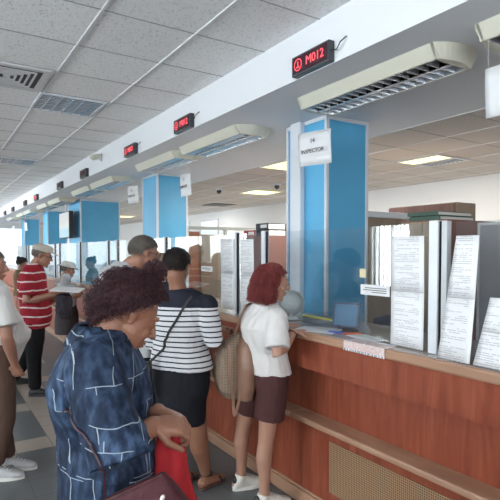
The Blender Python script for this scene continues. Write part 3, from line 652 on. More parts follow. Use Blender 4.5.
scn.view_settings.view_transform = 'Standard'; scn.view_settings.look = 'None'; scn.view_settings.gamma = 1; scn.view_settings.use_curve_mapping = False
scn.view_settings.exposure = 0.66
# ================================================================== people
def remesh(bm, voxel, smooth=3, disp=None):
    me = bpy.data.meshes.new('t'); bm.normal_update(); bmesh.ops.recalc_face_normals(bm, faces=bm.faces[:]); bm.to_mesh(me); bm.free()
    o = bpy.data.objects.new('t', me); COL.objects.link(o)
    r = o.modifiers.new('r', 'REMESH'); r.mode = 'VOXEL'; r.voxel_size = voxel; r.adaptivity = 0
    if smooth: s = o.modifiers.new('s', 'SMOOTH'); s.factor = .5; s.iterations = smooth
    bpy.context.view_layer.update()
    res = bpy.data.meshes.new_from_object(o.evaluated_get(bpy.context.evaluated_depsgraph_get()))
    bpy.data.objects.remove(o); bpy.data.meshes.remove(me)
    if disp:
        ns = [v.normal.copy() for v in res.vertices]
        for v, nn in zip(res.vertices, ns): v.co += nn*disp(v.co)
    return res
def mesh_obj(name, me, m, parent):
    me.name = name; me.materials.clear()
    for k in (m if isinstance(m, (list, tuple)) else [m]): me.materials.append(k)
    for p in me.polygons: p.use_smooth = True
    o = bpy.data.objects.new(name, me); COL.objects.link(o); o.parent = parent; return o
def folds(amp, scale=9, vert=.45, seed=0.0):
    """cloth folds: ridged noise stretched upwards"""
    def f(c):
        q = Vector((c.x*scale+seed, c.y*scale, c.z*scale*vert)); a = noise.noise(q); b = noise.noise(q*2.3+Vector((5, 1, 3)))
        return amp*(a*.9+ (abs(b)*-1.1+.25))
    return f
def skin(name, c):
    if name in MATS: return MATS[name]
    n = NT(name, .5); n.b.inputs['Subsurface Weight'].default_value = .12; n.b.inputs['Subsurface Radius'].default_value = (.02, .008, .004); n.b.inputs['Subsurface Scale'].default_value = .5
    g = n.noise(14, 4); n.color(n.mix(g, tuple(k*.88 for k in c), tuple(min(1, k*1.1) for k in c))); n.bump(n.noise(160, 2), .08, .002); return n.m
class Person:
    """joints are world vectors, turned into the frame of the person's Empty at the feet"""
    def __init__(s, name_label, foot, fwd, H=1.65, lean=0.0, bulk=1.0, voxel=.008, skin_m=None, head_pitch=0.0, head_yaw=0.0, head=None, stance=.0):
        s.o = foot.copy(); s.o.z = 0; s.t = thing('person', name_label, 'person', s.o)
        s.f = Vector((fwd.x, fwd.y, 0)).normalized(); s.r = s.f.cross(UP)      # r = the person's right
        s.k = H/1.65; s.b = bulk; s.v = voxel; s.skin = skin_m
        k = s.k; L = lambda x, y, z: s.r*x*k + s.f*(y+lean*max(0, z-.9))*k + UP*z*k
        s.L = L; J = s.J = {}
        J['pelvis'] = L(0, 0, .93); J['waist'] = L(0, .01, 1.06); J['chest'] = L(0, .0, 1.24); J['neckb'] = L(0, -.015, 1.40); J['head'] = L(0, .03, 1.535)
        for q, sg in (('R', 1), ('L', -1)):
            J['sh'+q] = L(sg*.175*(bulk*.5+.5), -.01, 1.355); J['el'+q] = L(sg*.235, -.02, 1.08); J['wr'+q] = L(sg*.235, .10, .86)
            J['hip'+q] = L(sg*.09, 0, .90); J['kn'+q] = L(sg*.10, .02, .49); J['an'+q] = L(sg*.10, -.02, .085)
            J['toe'+q] = J['an'+q] + s.f*.16*k - UP*.055*k
            J['hd'+q] = (J['wr'+q]-J['el'+q]).normalized(); J['pn'+q] = s.r*-sg
        s.hp = head_pitch; s.hy = head_yaw
    def set(s, **kw):
        for a, v in kw.items(): s.J[a] = v - s.o if a[:2] not in ('hd', 'pn') else v.normalized()
        for q in 'RL':
            if 'wr'+q in kw and 'hd'+q not in kw: s.J['hd'+q] = (s.J['wr'+q]-s.J['el'+q]).normalized()
            if 'an'+q in kw and 'toe'+q not in kw: s.J['toe'+q] = s.J['an'+q] + s.f*.16*s.k - UP*.055*s.k
        return s
    def headframe(s):
        a = s.hy; f = (s.f*math.cos(a) + s.r*math.sin(a)); r = f.cross(UP).normalized(); p = s.hp
        fw = f*math.cos(p) - UP*math.sin(p); up = UP*math.cos(p) + f*math.sin(p); return r, fw, up
    def torso(s, bm, g=0.0, z0=-.08, top=True, belly=0.0, hips=0.0, flare=0.0, chest=0.0, neckr=None):
        k, b, J = s.k, s.b, s.J; P, W, C, N = J['pelvis'], J['waist'], J['chest'], J['neckb']; sx = (J['shR']-J['shL'])
        R_ = sx.normalized(); F_ = UP.cross(R_).normalized()
        if F_.dot(s.f) < 0: F_ = -F_
        hs = sx.length/2
        secs = []
        if z0 < 0:
            secs += [(P+UP*z0*k, s.r, (.150+hips+flare)*b*k+g, F_, (.105+flare)*b*k+g)]
        secs += [(P, s.r, (.165+hips)*b*k+g, F_, .118*b*k+g+belly*.5), (P.lerp(W, .5)+F_*belly*.3, s.r, (.155+hips*.6)*b*k+g, F_, .113*b*k+g+belly*.7), (W+F_*belly*.4, s.r, .142*b*k+g, F_, .108*b*k+g+belly*.8),
                 (W.lerp(C, .5)+F_*belly*.2, R_, .150*b*k+g, F_, .112*b*k+g+belly*.4+chest*.4), (C+F_*chest*.5, R_, .165*b*k+g, F_, .118*b*k+g+chest), (C.lerp(N, .45)+F_*chest*.2, R_, hs*.98+g, F_, .104*b*k+g+chest*.3),
                 (C.lerp(N, .74), R_, hs*.90+g, F_, .080*b*k+g), (C.lerp(N, .95), R_, hs*.55+g, F_, .064*b*k+g), (N+UP*.012*k, R_, (neckr or .062)*k+g, F_, (neckr or .058)*k+g)]
        loft(bm, secs)
    def head_geo(s, bm, jaw=1.0):
        k = s.k*1.03; c = s.J['head']; r, f, u = s.headframe(); A = (r, f, u)
        pt = lambda x, y, z: c + r*x*k + f*y*k + u*z*k
        ball(bm, pt(0, -.012, .030), (.074*k, .094*k, .082*k), A, 28)
        ball(bm, pt(0, .030, .000), (.064*k, .060*k, .078*k), A, 24)
        loft(bm, [(pt(0, .030, -.01), r, .060*k, f, .058*k), (pt(0, .032, -.045), r, .056*k*jaw, f, .056*k), (pt(0, .038, -.078), r, .045*k*jaw, f, .048*k), (pt(0, .048, -.104), r, .026*k*jaw, f, .032*k)], 20, 2.2)
        ball(bm, pt(0, .076, -.098), (.022*k, .016*k, .016*k), A, 12)
        tube(bm, [pt(0, .084, .024), pt(0, .098, .002), pt(0, .110, -.020)], [.008*k, .009*k, .0125*k], 10)      # nose
        for sg in (1, -1):
            ball(bm, pt(sg*.010, .099, -.024), (.009*k, .010*k, .008*k), A, 10)
            ball(bm, pt(sg*.030, .076, .030), (.024*k, .014*k, .009*k), A, 12)             # brow
            ball(bm, pt(sg*.031, .0735, .0105+(-.006 if s.hp > .5 else 0)), (.0150*k, .0128*k, .0100*k), A, 12)   # upper lid
            ball(bm, pt(sg*.036, .062, -.028), (.022*k, .022*k, .022*k), A, 12)            # cheek
            ball(bm, pt(sg*.075, -.004, -.006), (.007*k, .014*k, .025*k), A, 14)           # ear
            ball(bm, pt(sg*.080, -.010, .004), (.007*k, .013*k, .018*k), A, 10)
        ball(bm, pt(0, .088, -.052), (.024*k, .012*k, .0065*k), A, 12); ball(bm, pt(0, .086, -.066), (.021*k, .012*k, .0075*k), A, 12)
        nb = s.J['neckb']; jb = pt(0, -.022, -.055)
        tube(bm, [nb - UP*.04, nb.lerp(jb, .5), jb], [.060*s.b**.3*k, .050*s.b**.3*k, .050*s.b**.3*k], 20)
        s.pt = pt
    def hand(s, bm, q, curl=.5, spread=1.0, side=None, thick=1.0):
        k = s.k; w = s.J['wr'+q]; d = s.J['hd'+q].normalized(); pn = s.J['pn'+q]; pn = (pn - d*pn.dot(d)).normalized(); sg = 1 if q == 'R' else -1
        sd = d.cross(pn).normalized()*-sg if side is None else side        # towards the thumb
        loft(bm, [(w - d*.01, sd, .026*k, pn, .019*k), (w + d*.03*k, sd, .034*k, pn, .019*k*thick), (w + d*.07*k, sd, .041*k, pn, .017*k*thick), (w + d*.093*k, sd, .039*k, pn, .013*k)], 14, 2.6)
        for i, (off, ln) in enumerate(((.030, .072), (.010, .080), (-.011, .075), (-.030, .060))):
            p = w + d*.085*k + sd*off*k; dirv = (d + sd*off*1.2*spread).normalized(); pts = [p]; a = curl*.5
            for seg, fr in enumerate((.45, .32, .23)):
                v = dirv*math.cos(a) + pn*math.sin(a); p = p + v*ln*fr*k; pts.append(p); a += curl*.75
            tube(bm, pts, [.0092*k, .0088*k, .0080*k, .0068*k], 8)
        p = w + d*.02*k + sd*.026*k; v1 = (d*.65 + sd*.65 + pn*.45).normalized(); v2 = (d*.95 + sd*.1 + pn*.45).normalized()
        tube(bm, [p, p+v1*.042*k, p+v1*.042*k+v2*.030*k, p+v1*.042*k+v2*.052*k], [.015*k, .0125*k, .0105*k, .0085*k], 8)
    def arm(s, bm, q, g=0, upto=None, fat=1.0):
        k = s.k*fat; J = s.J; a, e, w = J['sh'+q], J['el'+q], J['wr'+q]
        tube(bm, [a, a.lerp(e, .35), e, e.lerp(w, .3), w], [.052*k, .047*k, .039*k, .041*k, .026*k], 16)
    def leg(s, bm, q, fat=1.0, foot=True):
        k = s.k; J = s.J; h, n_, a, t = J['hip'+q], J['kn'+q], J['an'+q], J['toe'+q]; F = (t-a); F.z = 0; F.normalize()
        tube(bm, [h, h.lerp(n_, .5), n_, n_.lerp(a, .3) - F*.012*k, n_.lerp(a, .65), a], [.086*k*fat, .071*k*fat, .054*k*fat, .056*k*fat, .040*k*fat, .034*k], 18)
        if foot:
            tube(bm, [a - F*.035*k - UP*.04*k, a + F*.05*k - UP*.040*k, t - UP*.008*k], [.036*k, .034*k, .026*k], 14); ball(bm, a, .037*k, seg=12)
    def body(s, jaw=1.0, curl=(.5, .5), fat=1.0, armfat=1.0, legfat=1.0, foot=True, thick=1.0):
        bm = bmesh.new(); s.torso(bm, -.012); s.head_geo(bm, jaw)
        for q, c in zip('RL', curl): s.arm(bm, q, fat=armfat); s.hand(bm, q, c, thick=thick); s.leg(bm, q, legfat, foot)
        me = remesh(bm, s.v, 3); s.body_o = mesh_obj('body', me, s.skin, s.t)
        r, f, u = s.headframe(); k = s.k*1.03
        for sg in (1, -1):
            bm = bmesh.new(); ball(bm, s.pt(sg*.031, .0730, .006), .0105*k, seg=12)
            e_ = new_obj('eye', bm, mat('eye_white', (.75, .73, .70), .15), s.t, smooth=True)
            bm = bmesh.new(); ball(bm, s.pt(sg*.031, .0795, .004), .0046*k, seg=10)
            new_obj('iris', bm, mat('iris_brown', (.03, .015, .008), .1), e_, smooth=True)
            bm = bmesh.new(); tube(bm, [s.pt(sg*.017, .086, .031), s.pt(sg*.032, .083, .036), s.pt(sg*.048, .072, .030)], [.0035*k, .0042*k, .002*k], 6)
            new_obj('eyebrow', bm, mat('brow_hair', (.05, .03, .025), .8), s.t, smooth=True)
        bm = bmesh.new(); ball(bm, s.pt(0, .094, -.053), (.020*k, .008*k, .0060*k), (r, f, u), 12); ball(bm, s.pt(0, .092, -.0635), (.018*k, .008*k, .0068*k), (r, f, u), 12)
        c = s.lip if hasattr(s, 'lip') else (.38, .13, .11); new_obj('lips', bm, mat('lips_%d' % (c[0]*100), c, .4), s.t, smooth=True)
    def top(s, m, name='shirt', g=.014, z0=-.06, sleeve=.75, sr=1.0, amp=.006, collar=True, belly=0, hips=0, flare=0.0, chest=0.0, voxel=None, long=False, seed=0.0, neckr=None):
        bm = bmesh.new(); s.torso(bm, g, z0, belly=belly, hips=hips, flare=flare, chest=chest, neckr=neckr); k = s.k; J = s.J
        for q in 'RL':
            a, e, w = J['sh'+q], J['el'+q], J['wr'+q]
            ins = J['chest'].lerp(J['neckb'], .55)
            if long: e2 = e.lerp(w, sleeve); tube(bm, [ins.lerp(a, .5), a, a.lerp(e, .5), e, e2], [.055*k*sr, .062*k*sr, .060*k*sr, .052*k*sr, .042*k*sr], 18, caps=False); ball(bm, a, .065*k*sr)
            else:
                e2 = a.lerp(e, sleeve); tube(bm, [ins.lerp(a, .5), a, a.lerp(e2, .5), e2], [.058*k*sr, .064*k*sr, .066*k*sr, .072*k*sr], 18, caps=False); ball(bm, a, .066*k*sr)
                # square off the sleeve end
        me = remesh(bm, voxel or s.v, 3, folds(amp, seed=seed)); o = mesh_obj(name, me, m, s.t); s.shirt_o = o
        return o
    def trousers(s, m, name='trousers', to=.93, g=.02, fat=1.0, amp=.005, top=.06, hips=0, wide=1.0, seed=3.0):
        bm = bmesh.new(); k = s.k; J = s.J; b = s.b
        loft(bm, [(J['pelvis']+UP*top*k, s.r, (.150+hips*.5)*b*k+g*.5, s.f, .110*b*k+g*.5), (J['pelvis'], s.r, (.163+hips)*b*k+g*.6, s.f, .122*b*k+g*.6), (J['pelvis']-UP*.08*k, s.r, (.165+hips)*b*k+g*.6, s.f, .115*b*k+g*.6), (J['pelvis']-UP*.13*k, s.r, (.13+hips)*b*k, s.f, .09*b*k)])
        for q in 'RL':
            h, n_, a = J['hip'+q], J['kn'+q], J['an'+q]
            if to <= .5: e = h.lerp(n_, to*2); tube(bm, [h, h.lerp(e, .5), e], [.094*k*fat+g*.3, .090*k*fat*wide+g*.4, .086*k*fat*wide+g*.5], 18, caps=False); ball(bm, h, .094*k*fat+g*.3)
            else: e = n_.lerp(a, (to-.5)*2); tube(bm, [h, h.lerp(n_, .5), n_, n_.lerp(e, .5), e], [.092*k*fat+g*.3, .080*k*fat*wide+g*.4, .064*k*fat*wide+g*.4, .060*k*wide+g*.3, .056*k*wide+g*.3], 18)
        me = remesh(bm, s.v, 3, folds(amp, seed=seed)); return mesh_obj(name, me, m, s.t)
    def skirt(s, m, z1, w1, d1, name='skirt', hips=.01, amp=.004, seed=1.0, shift=Vector((0, 0, 0)), tilt=0.0):
        bm = bmesh.new(); k = s.k; b = s.b; P = s.J['pelvis']; g = .02; zt = P.z + .05*k; secs = []
        for q in range(9):
            u = q/8; z = zt + (z1-zt)*u; c = P.copy(); c.z = z; c = c + shift*u
            wa = (.145*b*k+g)*(1-u) + w1*u + hips*math.sin(math.pi*min(1, u*1.6))*.9; da = (.108*b*k+g)*(1-u) + d1*u + .02*math.sin(math.pi*u)
            secs.append((c, (s.r+UP*tilt*u).normalized(), wa, s.f, da))
        loft(bm, secs, 32, 2.1); me = remesh(bm, s.v, 2, folds(amp, seed=seed)); return mesh_obj(name, me, m, s.t)
    def shoe(s, q, m, sole, kind='sneaker', name=None):
        k = s.k; J = s.J; a, t = J['an'+q], J['toe'+q]; F = (t-a); F.z = 0; F.normalize(); Rr = F.cross(UP); z = UP
        a0 = a.copy(); a0.z = 0
        o = None
        bm = bmesh.new()
        loft(bm, [(a0 - F*.065*k + z*.03, Rr, .022*k, z, .024), (a0 - F*.055*k + z*.042, Rr, .033*k, z, .036), (a0 - F*.02*k + z*.055, Rr, .038*k, z, .048), (a0 + F*.04*k + z*.052, Rr, .040*k, z, .044), (a0 + F*.09*k + z*.042, Rr, .044*k, z, .034), (a0 + F*.14*k + z*.036, Rr, .045*k, z, .028), (a0 + F*.185*k + z*.03, Rr, .034*k, z, .020), (a0 + F*.205*k + z*.026, Rr, .014*k, z, .010)], 20, 2.4)
        if kind != 'flat': tube(bm, [a0+z*.06 - F*.01, a0 + z*(.105 if kind == 'sneaker' else .095)], [.044*k, .043*k], 16, caps=False)
        me = remesh(bm, .005, 2); o = mesh_obj(name or 'shoe', me, m, s.t)
        bm = bmesh.new()
        out = []
        for q2 in range(28):
            u = 2*math.pi*q2/28; cx = math.cos(u); L_ = .138 if cx > 0 else .138; w_ = .047 if cx > -.2 else .040
            out.append((a0 + F*(.07+L_*cx)*k + Rr*(w_*math.sin(u)*(1-.10*max(0, cx)**3))*k))
        lo = [bm.verts.new((p.x, p.y, .001)) for p in out]; hi = [bm.verts.new((p.x, p.y, .026)) for p in out]; bm.faces.new(lo[::-1]); bm.faces.new(hi)
        for i in range(28): j = (i+1) % 28; bm.faces.new((lo[i], lo[j], hi[j], hi[i]))
        new_obj('sole', bm, sole, o)
        if kind == 'sneaker':
            bm = bmesh.new()
            for i in range(4): c = a0 + F*(.05+.022*i)*k + z*(.098-.010*i); tube(bm, [c - Rr*.022, c + z*.004, c + Rr*.022], [.0032]*3, 6)
            new_obj('laces', bm, mat('lace', (.72, .72, .70), .8), o, smooth=True)
        return o
    # ---- hair
    def hair(s, m, style, n_strand=900, L=.1, r=.0016, vol=.02, curl=.0, cap=.012, back=.0, name='hair', seed=1, front=.055, wave=3.0, low=-.04, lumps=.0, under=1.0):
        rd = random.Random(seed); k = s.k*1.03; rr, f, u = s.headframe(); pt = s.pt; bm = bmesh.new()
        # base volume that hugs the skull
        def surf(th, ph, e):   # th azimuth (0 front), ph polar from top
            return pt((.074+e)*math.sin(ph)*math.sin(th), -.012+(.096+e)*math.sin(ph)*math.cos(th), .030+(.084+e)*math.cos(ph))
        def maxph(th):        # how far down hair roots reach, per azimuth
            if style == 'curly':
                c_ = math.cos(th); return R(46) if c_ > .75 else R(46+(.75-c_)*62) if c_ > -.1 else R(99+(-.1-c_)*62)
            c = math.cos(th); return R(62) if c > .75 else R(62+(.75-c)*52*under) if c > -.2 else R(112+12*under)
        N, Mm = 44, 18; rings = []
        for j in range(Mm+1):
            row = []
            for i in range(N):
                th = 2*math.pi*i/N - math.pi; ph = maxph(th)*max(j, .02)/Mm; e = cap*(1-.97*(j/Mm)**3) if style in ('short', 'back') else cap*(1.0 if j < Mm-2 else .35+(Mm-j)*.2)
                p = surf(th, ph, e); row.append(bm.verts.new(p + (p-pt(0, -.012, .03)).normalized()*noise.noise(p*55)*(.004+lumps)))
            rings.append(row)
        for j in range(Mm):
            for i in range(N): q = (i+1) % N; bm.faces.new((rings[j][i], rings[j][q], rings[j+1][q], rings[j+1][i]))
        cc = bm.verts.new(pt(0, -.012, .03))
        for i in range(N): bm.faces.new((rings[Mm][i], rings[Mm][(i+1) % N], cc))
        bm.faces.new(rings[0][::-1])
        # strands
        for q in range(n_strand):
            th = rd.uniform(-math.pi, math.pi); ph = maxph(th)*math.sqrt(rd.random())*.99; p = surf(th, ph, cap*(.95-.9*(ph/maxph(th))**3) if style in ('short', 'back') else cap*.6)
            if style == 'bob' and math.cos(th) > .62:
                if ph > 1.0 or abs(th) < .25: continue
            nrm = (p-pt(0, -.012, .03)).normalized(); l = L*rd.uniform(.75, 1.15); segs = 9 if L > .05 else 4
            if style == 'short':
                d = (f*(.6 if math.cos(th) > .5 and ph < .9 else -.3) - u*.8*math.sin(ph) + rr*rd.uniform(-.3, .3)); d = (d - nrm*d.dot(nrm)).normalized() + nrm*.10; pts = [p + d*l*i/segs - (p-p)*0 for i in range(segs+1)]; pts = [x + nrm*(.002) for x in pts]
            elif style == 'back':   # smoothed backwards and up into a bun / short nape
                pts = []; x = p.copy()
                for i in range(segs+1): pts.append(x); x = x + (-f*.8 - u*.25 + nrm*.12).normalized()*l/segs
            elif style == 'bob':
                pts = []; x = p.copy(); ph2 = rd.uniform(0, 6.28); amp = curl*rd.uniform(.5, 1.4); t2 = th if math.cos(th) < .3 else math.copysign(1.4, th); side = (rr*math.sin(t2) + f*math.cos(t2)).normalized()
                target = (pt(0, 0, 0) - x).dot(u) + low; drop = abs(target)+.012; l2 = (drop)*rd.uniform(.80, 1.10) + .05*math.sin(ph)
                for i in range(13):
                    uu = i/12; pts.append(x + side*amp*math.sin(wave*uu*6.28+ph2) + rr*amp*.7*math.cos(wave*uu*6.28+ph2*2))
                    h = max(0, 1-uu*2.3); x = x + (nrm*(.17*h) + side*(vol*h*1) - u*(1-.75*h) - f*(.3*h if math.cos(th) > 0 else 0) - side*(.20*max(0, uu-.62)*2.5)).normalized()*l2*1.15/12
            else:                    # curly
                low_ = math.cos(th) < -.1 and ph > 1.3
                pts = []; d = (nrm*1.0 + u*(.6 if math.cos(th) > .2 else .15) + f*(.35 if math.cos(th) > .4 else -.15) + Vector([rd.uniform(-.5, .5) for _ in range(3)]) - (u*.9+f*.2 if low_ else u*0)).normalized(); l *= .9 if low_ else 1; x = p.copy(); a, b = frame_from(d); ph2 = rd.uniform(0, 6.28); turns = rd.uniform(1.2, 2.6)
                for i in range(12):
                    uu = i/11; ang = ph2+turns*6.28*uu; rad = curl*(.35+.65*uu); sag = -u*(.35*uu*uu*l)
                    pts.append(x + d*l*uu*.9 + sag + a*math.cos(ang)*rad + b*math.sin(ang)*rad)
            rdn = [r*(1-.5*i/(len(pts)-1)) for i in range(len(pts))]
            tube(bm, pts, rdn, 4 if r > .0012 else 3, caps=False)
        o = new_obj(name, bm, m, s.t, smooth=True); return o
def hairmat(name, c0, c1, rough=.45):
    n = NT(name, rough); n.color(n.mix(n.noise(24, 4), c0, c1)); n.b.inputs['Specular IOR Level'].default_value = .35; return n.m
def surf_strap(name, pts, m, parent, w=.012, th=.0025, n_dir=None):
    """flat strap through local points"""
    bm = bmesh.new(); prev = None; pts = [Vector(p) for p in pts]
    for i, p in enumerate(pts):
        d = (pts[min(i+1, len(pts)-1)]-pts[max(i-1, 0)]).normalized(); nn = n_dir(p) if callable(n_dir) else (n_dir or Vector((0, 0, 1))); a = d.cross(nn).normalized(); b = a.cross(d).normalized()
        ring = [bm.verts.new(p + a*w/2*x + b*th*y) for x, y in ((-1, -1), (1, -1), (1, 1), (-1, 1))]
        if prev:
            for k in range(4): j = (k+1) % 4; bm.faces.new((prev[k], prev[j], ring[j], ring[k]))
        else: bm.faces.new(ring[::-1])
        prev = ring
    bm.faces.new(prev); return new_obj(name, bm, m, parent, smooth=False)
def smooth_path(pts, n=6):
    pts = [Vector(p) for p in pts]; P = [pts[0]] + pts + [pts[-1]]; out = []
    for i in range(1, len(P)-2):
        for k in range(n):
            t = k/n; a, b, c, d = P[i-1], P[i], P[i+1], P[i+2]
            out.append(.5*((2*b) + (c-a)*t + (2*a-5*b+4*c-d)*t*t + (3*b-a-3*c+d)*t**3))
    out.append(pts[-1]); return out
def cam_dir(phi): return RT*math.cos(R(phi)) + FW*math.sin(R(phi))   # 0 = faces photo-right, 90 = away
from mathutils.bvhtree import BVHTree
def wrap(obj, pts, lift=.006, toward=None):
    """drop points of a strap onto a garment's surface (local space)"""
    bvh = BVHTree.FromPolygons([v.co[:] for v in obj.data.vertices], [p.vertices[:] for p in obj.data.polygons]); out = []
    for p in pts:
        q, nn, i, d = bvh.find_nearest(p); out.append(q + nn*lift)
    return out, bvh
def strap_on(name, obj, pts, m, parent, w, lift=.005, th=.002):
    q, bvh = wrap(obj, smooth_path(pts), lift)
    return surf_strap(name, q, m, parent, w, th, lambda p: bvh.find_nearest(p)[1])
# --- cloth materials
def cloth(name, c, rough=.85, var=.08, b=.25, scale=350):
    n = NT(name, rough); n.color(n.mix(n.noise(6, 4), tuple(k*(1-var) for k in c), tuple(k*(1+var) for k in c))); n.bump(n.noise(scale, 2), b, .002); n.b.inputs['Specular IOR Level'].default_value = .2; return n.m
def stripe_z(name, base, stripe, period, width, z_from=None, z_to=None, off=0.0, wob=.0, top=None):
    n = NT(name, .85); X, Y, Z = n.xyz(); zz = Z
    if wob: zz = n.math('ADD', Z, n.math('MULTIPLY', n.math('SUBTRACT', n.noise(5, 2), .5), wob))
    f = frac_lt(n, zz, period, off, width)
    if z_from is not None: f = n.math('MULTIPLY', f, n.math('GREATER_THAN', zz, z_from))
    if z_to is not None: f = n.math('MULTIPLY', f, n.math('LESS_THAN', zz, z_to))
    c = n.mix(f, base, stripe)
    if top is not None: c = n.mix(n.math('GREATER_THAN', Z, top[0]), c, top[1])
    n.color(c); n.bump(n.noise(350, 2), .2, .002); n.b.inputs['Specular IOR Level'].default_value = .2; return n.m

# ------------------------------------------------------------------ A: woman in the foreground
sk_a = skin('skin_tanned', (.26, .118, .072)); sk_b = skin('skin_fair', (.40, .215, .150)); sk_c = skin('skin_ruddy', (.35, .17, .115))
fA = at(110, 250, 1.60); fwA = cam_dir(24)
A = Person('woman with curly dark burgundy hair in a patterned blue shirt, looking down at her hands', fA, fwA, 1.57, .0, 1.04, .0038, sk_a, head_pitch=R(34), head_yaw=R(-6))
A.set(pelvis=at(106, 470, 1.60)-UP*0, waist=at(103, 440, 1.58), chest=at(99, 390, 1.57), neckb=at(104, 337, 1.56), head=at(128, 314, 1.55),
      shR=at(93, 366, 1.40), shL=at(112, 370, 1.74), elR=at(119, 452, 1.33), wrR=at(153, 425, 1.44), elL=at(128, 440, 1.74), wrL=at(158, 412, 1.55))
A.J['pelvis'].z = .97; A.J['waist'].z = 1.06
for q, sg in (('R', 1), ('L', -1)):
    A.J['hip'+q] = A.J['pelvis'] + A.r*sg*.09 - UP*.04; A.J['kn'+q] = A.r*sg*.10 + A.f*.03 + UP*.47; A.J['an'+q] = A.r*sg*.10 + UP*.08; A.J['toe'+q] = A.J['an'+q] + A.f*.15 - UP*.055
A.J['hdR'] = (RT*.9 + FW*.25 - UP*.12).normalized(); A.J['pnR'] = (FW*.45-UP*.9).normalized(); A.J['hdL'] = (RT*.9 - FW*.5 - UP*.15).normalized(); A.J['pnL'] = (-UP*.9-FW*.3).normalized()
A.lip = (.27, .10, .085); A.body(jaw=1.08, curl=(1.3, 1.1), armfat=1.08, thick=1.15)
n = NT('patchwork_denim', .75); X, Y, Z = n.xyz()
Ax = Vector((A.f.x, A.f.y, 0)); 
H_ = n.math('ADD', n.math('MULTIPLY', X, Ax.x), n.math('MULTIPLY', Y, Ax.y))       # along her facing
wob = n.math('MULTIPLY', n.math('SUBTRACT', n.noise(9, 2), .5), .035)
Hh = n.math('ADD', H_, wob); Zz = n.math('ADD', Z, n.math('MULTIPLY', wob, -.8))
def bricks(n, hx, zx, sc, w, h, off, mort):
    b = n.t.nodes.new('ShaderNodeTexBrick'); b.offset = off; b.inputs['Scale'].default_value = sc; b.inputs['Brick Width'].default_value = w; b.inputs['Row Height'].default_value = h; b.inputs['Mortar Size'].default_value = mort
    b.inputs['Color1'].default_value = (0, 0, 0, 1); b.inputs['Color2'].default_value = (1, 1, 1, 1); b.inputs['Mortar'].default_value = (.5, .5, .5, 1)
    n.put(b.inputs['Vector'], n.comb(hx, zx, 0.0)); return b.outputs['Fac'], b.outputs['Color']
l1, c1 = bricks(n, n.math('ADD', Hh, .03), n.math('ADD', Zz, .02), 1.0, .105, .145, .42, .0014); l2, c2 = bricks(n, n.math('ADD', Hh, .085), n.math('ADD', Zz, .065), 1.0, .17, .21, .3, .0012)
mk = n.math('GREATER_THAN', n.noise(11, 1), .51); mk2 = n.math('GREATER_THAN', n.noise(8, 1, n.mapping(loc=(4, 2, 1))), .50)
line = n.math('MAXIMUM', n.math('MULTIPLY', l1, mk), n.math('MULTIPLY', l2, mk2))
den = n.ramp(n.math('ADD', n.math('MULTIPLY', n.noise(26, 6, n.mapping((1.6, 1.6, .7))), .7), n.math('MULTIPLY', n.noise(5, 3), .35)), [(.42, (.006, .011, .024)), (.52, (.016, .030, .064)), (.66, (.055, .095, .17))])
patch = n.mix(n.math('MULTIPLY', n.math('GREATER_THAN', n.xyz(c2)[0], .55), .45), den, (.008, .014, .032))
n.color(n.mix(n.math('MULTIPLY', line, .8), patch, (.32, .38, .42))); n.bump(n.noise(420, 2), .25, .002); n.b.inputs['Specular IOR Level'].default_value = .2
M_DENIM = n.m
A.top(M_DENIM, g=.030, z0=-.22, sleeve=1.10, sr=1.28, amp=.010, hips=.02, flare=.02, chest=.012, belly=.015, voxel=.0055, neckr=.068)
# shirt collar lying on the neck
bm = bmesh.new(); nb = A.J['neckb']+UP*.004; N = 20; rows = []
for i in range(N+1):
    a = R(25)+R(310)*i/N; e = A.f*math.cos(a)+A.r*math.sin(a); w_ = 1.0
    rows.append([bm.verts.new(nb + e*r_ + UP*z_ - A.f*.006) for r_, z_ in ((.070, .034), (.078, .040), (.100, .012), (.116, -.022), (.108, -.026))])
for i in range(N):
    for j in range(4): bm.faces.new((rows[i][j], rows[i+1][j], rows[i+1][j+1], rows[i][j+1]))
o = new_obj('collar', bm, M_DENIM, A.t, smooth=True); s_ = o.modifiers.new('s', 'SOLIDIFY'); s_.thickness = .004
M_NAVY = cloth('navy_cloth', (.018, .022, .035)); A.trousers(M_NAVY, name='trousers', top=.02)
for q in 'RL': A.shoe(q, M_BLACK, M_DARK, 'flat')
MH_A = hairmat('burgundy_hair', (.022, .008, .011), (.062, .020, .028), .5)
A.hair(MH_A, 'curly', 2600, .038, .0013, curl=.009, cap=.016, seed=4, lumps=.010, under=1.15)
# bun on top
bm = bmesh.new(); bc = A.pt(-.0, -.0, .160); rd = random.Random(3); ball(bm, bc, .020, seg=14)
for q in range(260):
    d = Vector([rd.gauss(0, 1) for _ in range(3)]).normalized(); a, b = frame_from(d); ph = rd.uniform(0, 6.28)
    tube(bm, [bc + d*.012 + d*.028*i/8 + (a*math.cos(ph+i*.8)+b*math.sin(ph+i*.8))*.008 for i in range(9)], [.0013]*9, 4, caps=False)
new_obj('hair_bun', bm, MH_A, A.t, smooth=True)
bm = bmesh.new(); rr_, ff_, uu_ = A.headframe(); tube(bm, [A.pt(.015*math.cos(x)*1.3, -.015+.02*math.sin(x), .128) for x in [i*.5 for i in range(14)]], [.003]*14, 6); new_obj('hair_tie', bm, MH_A, A.t, smooth=True)
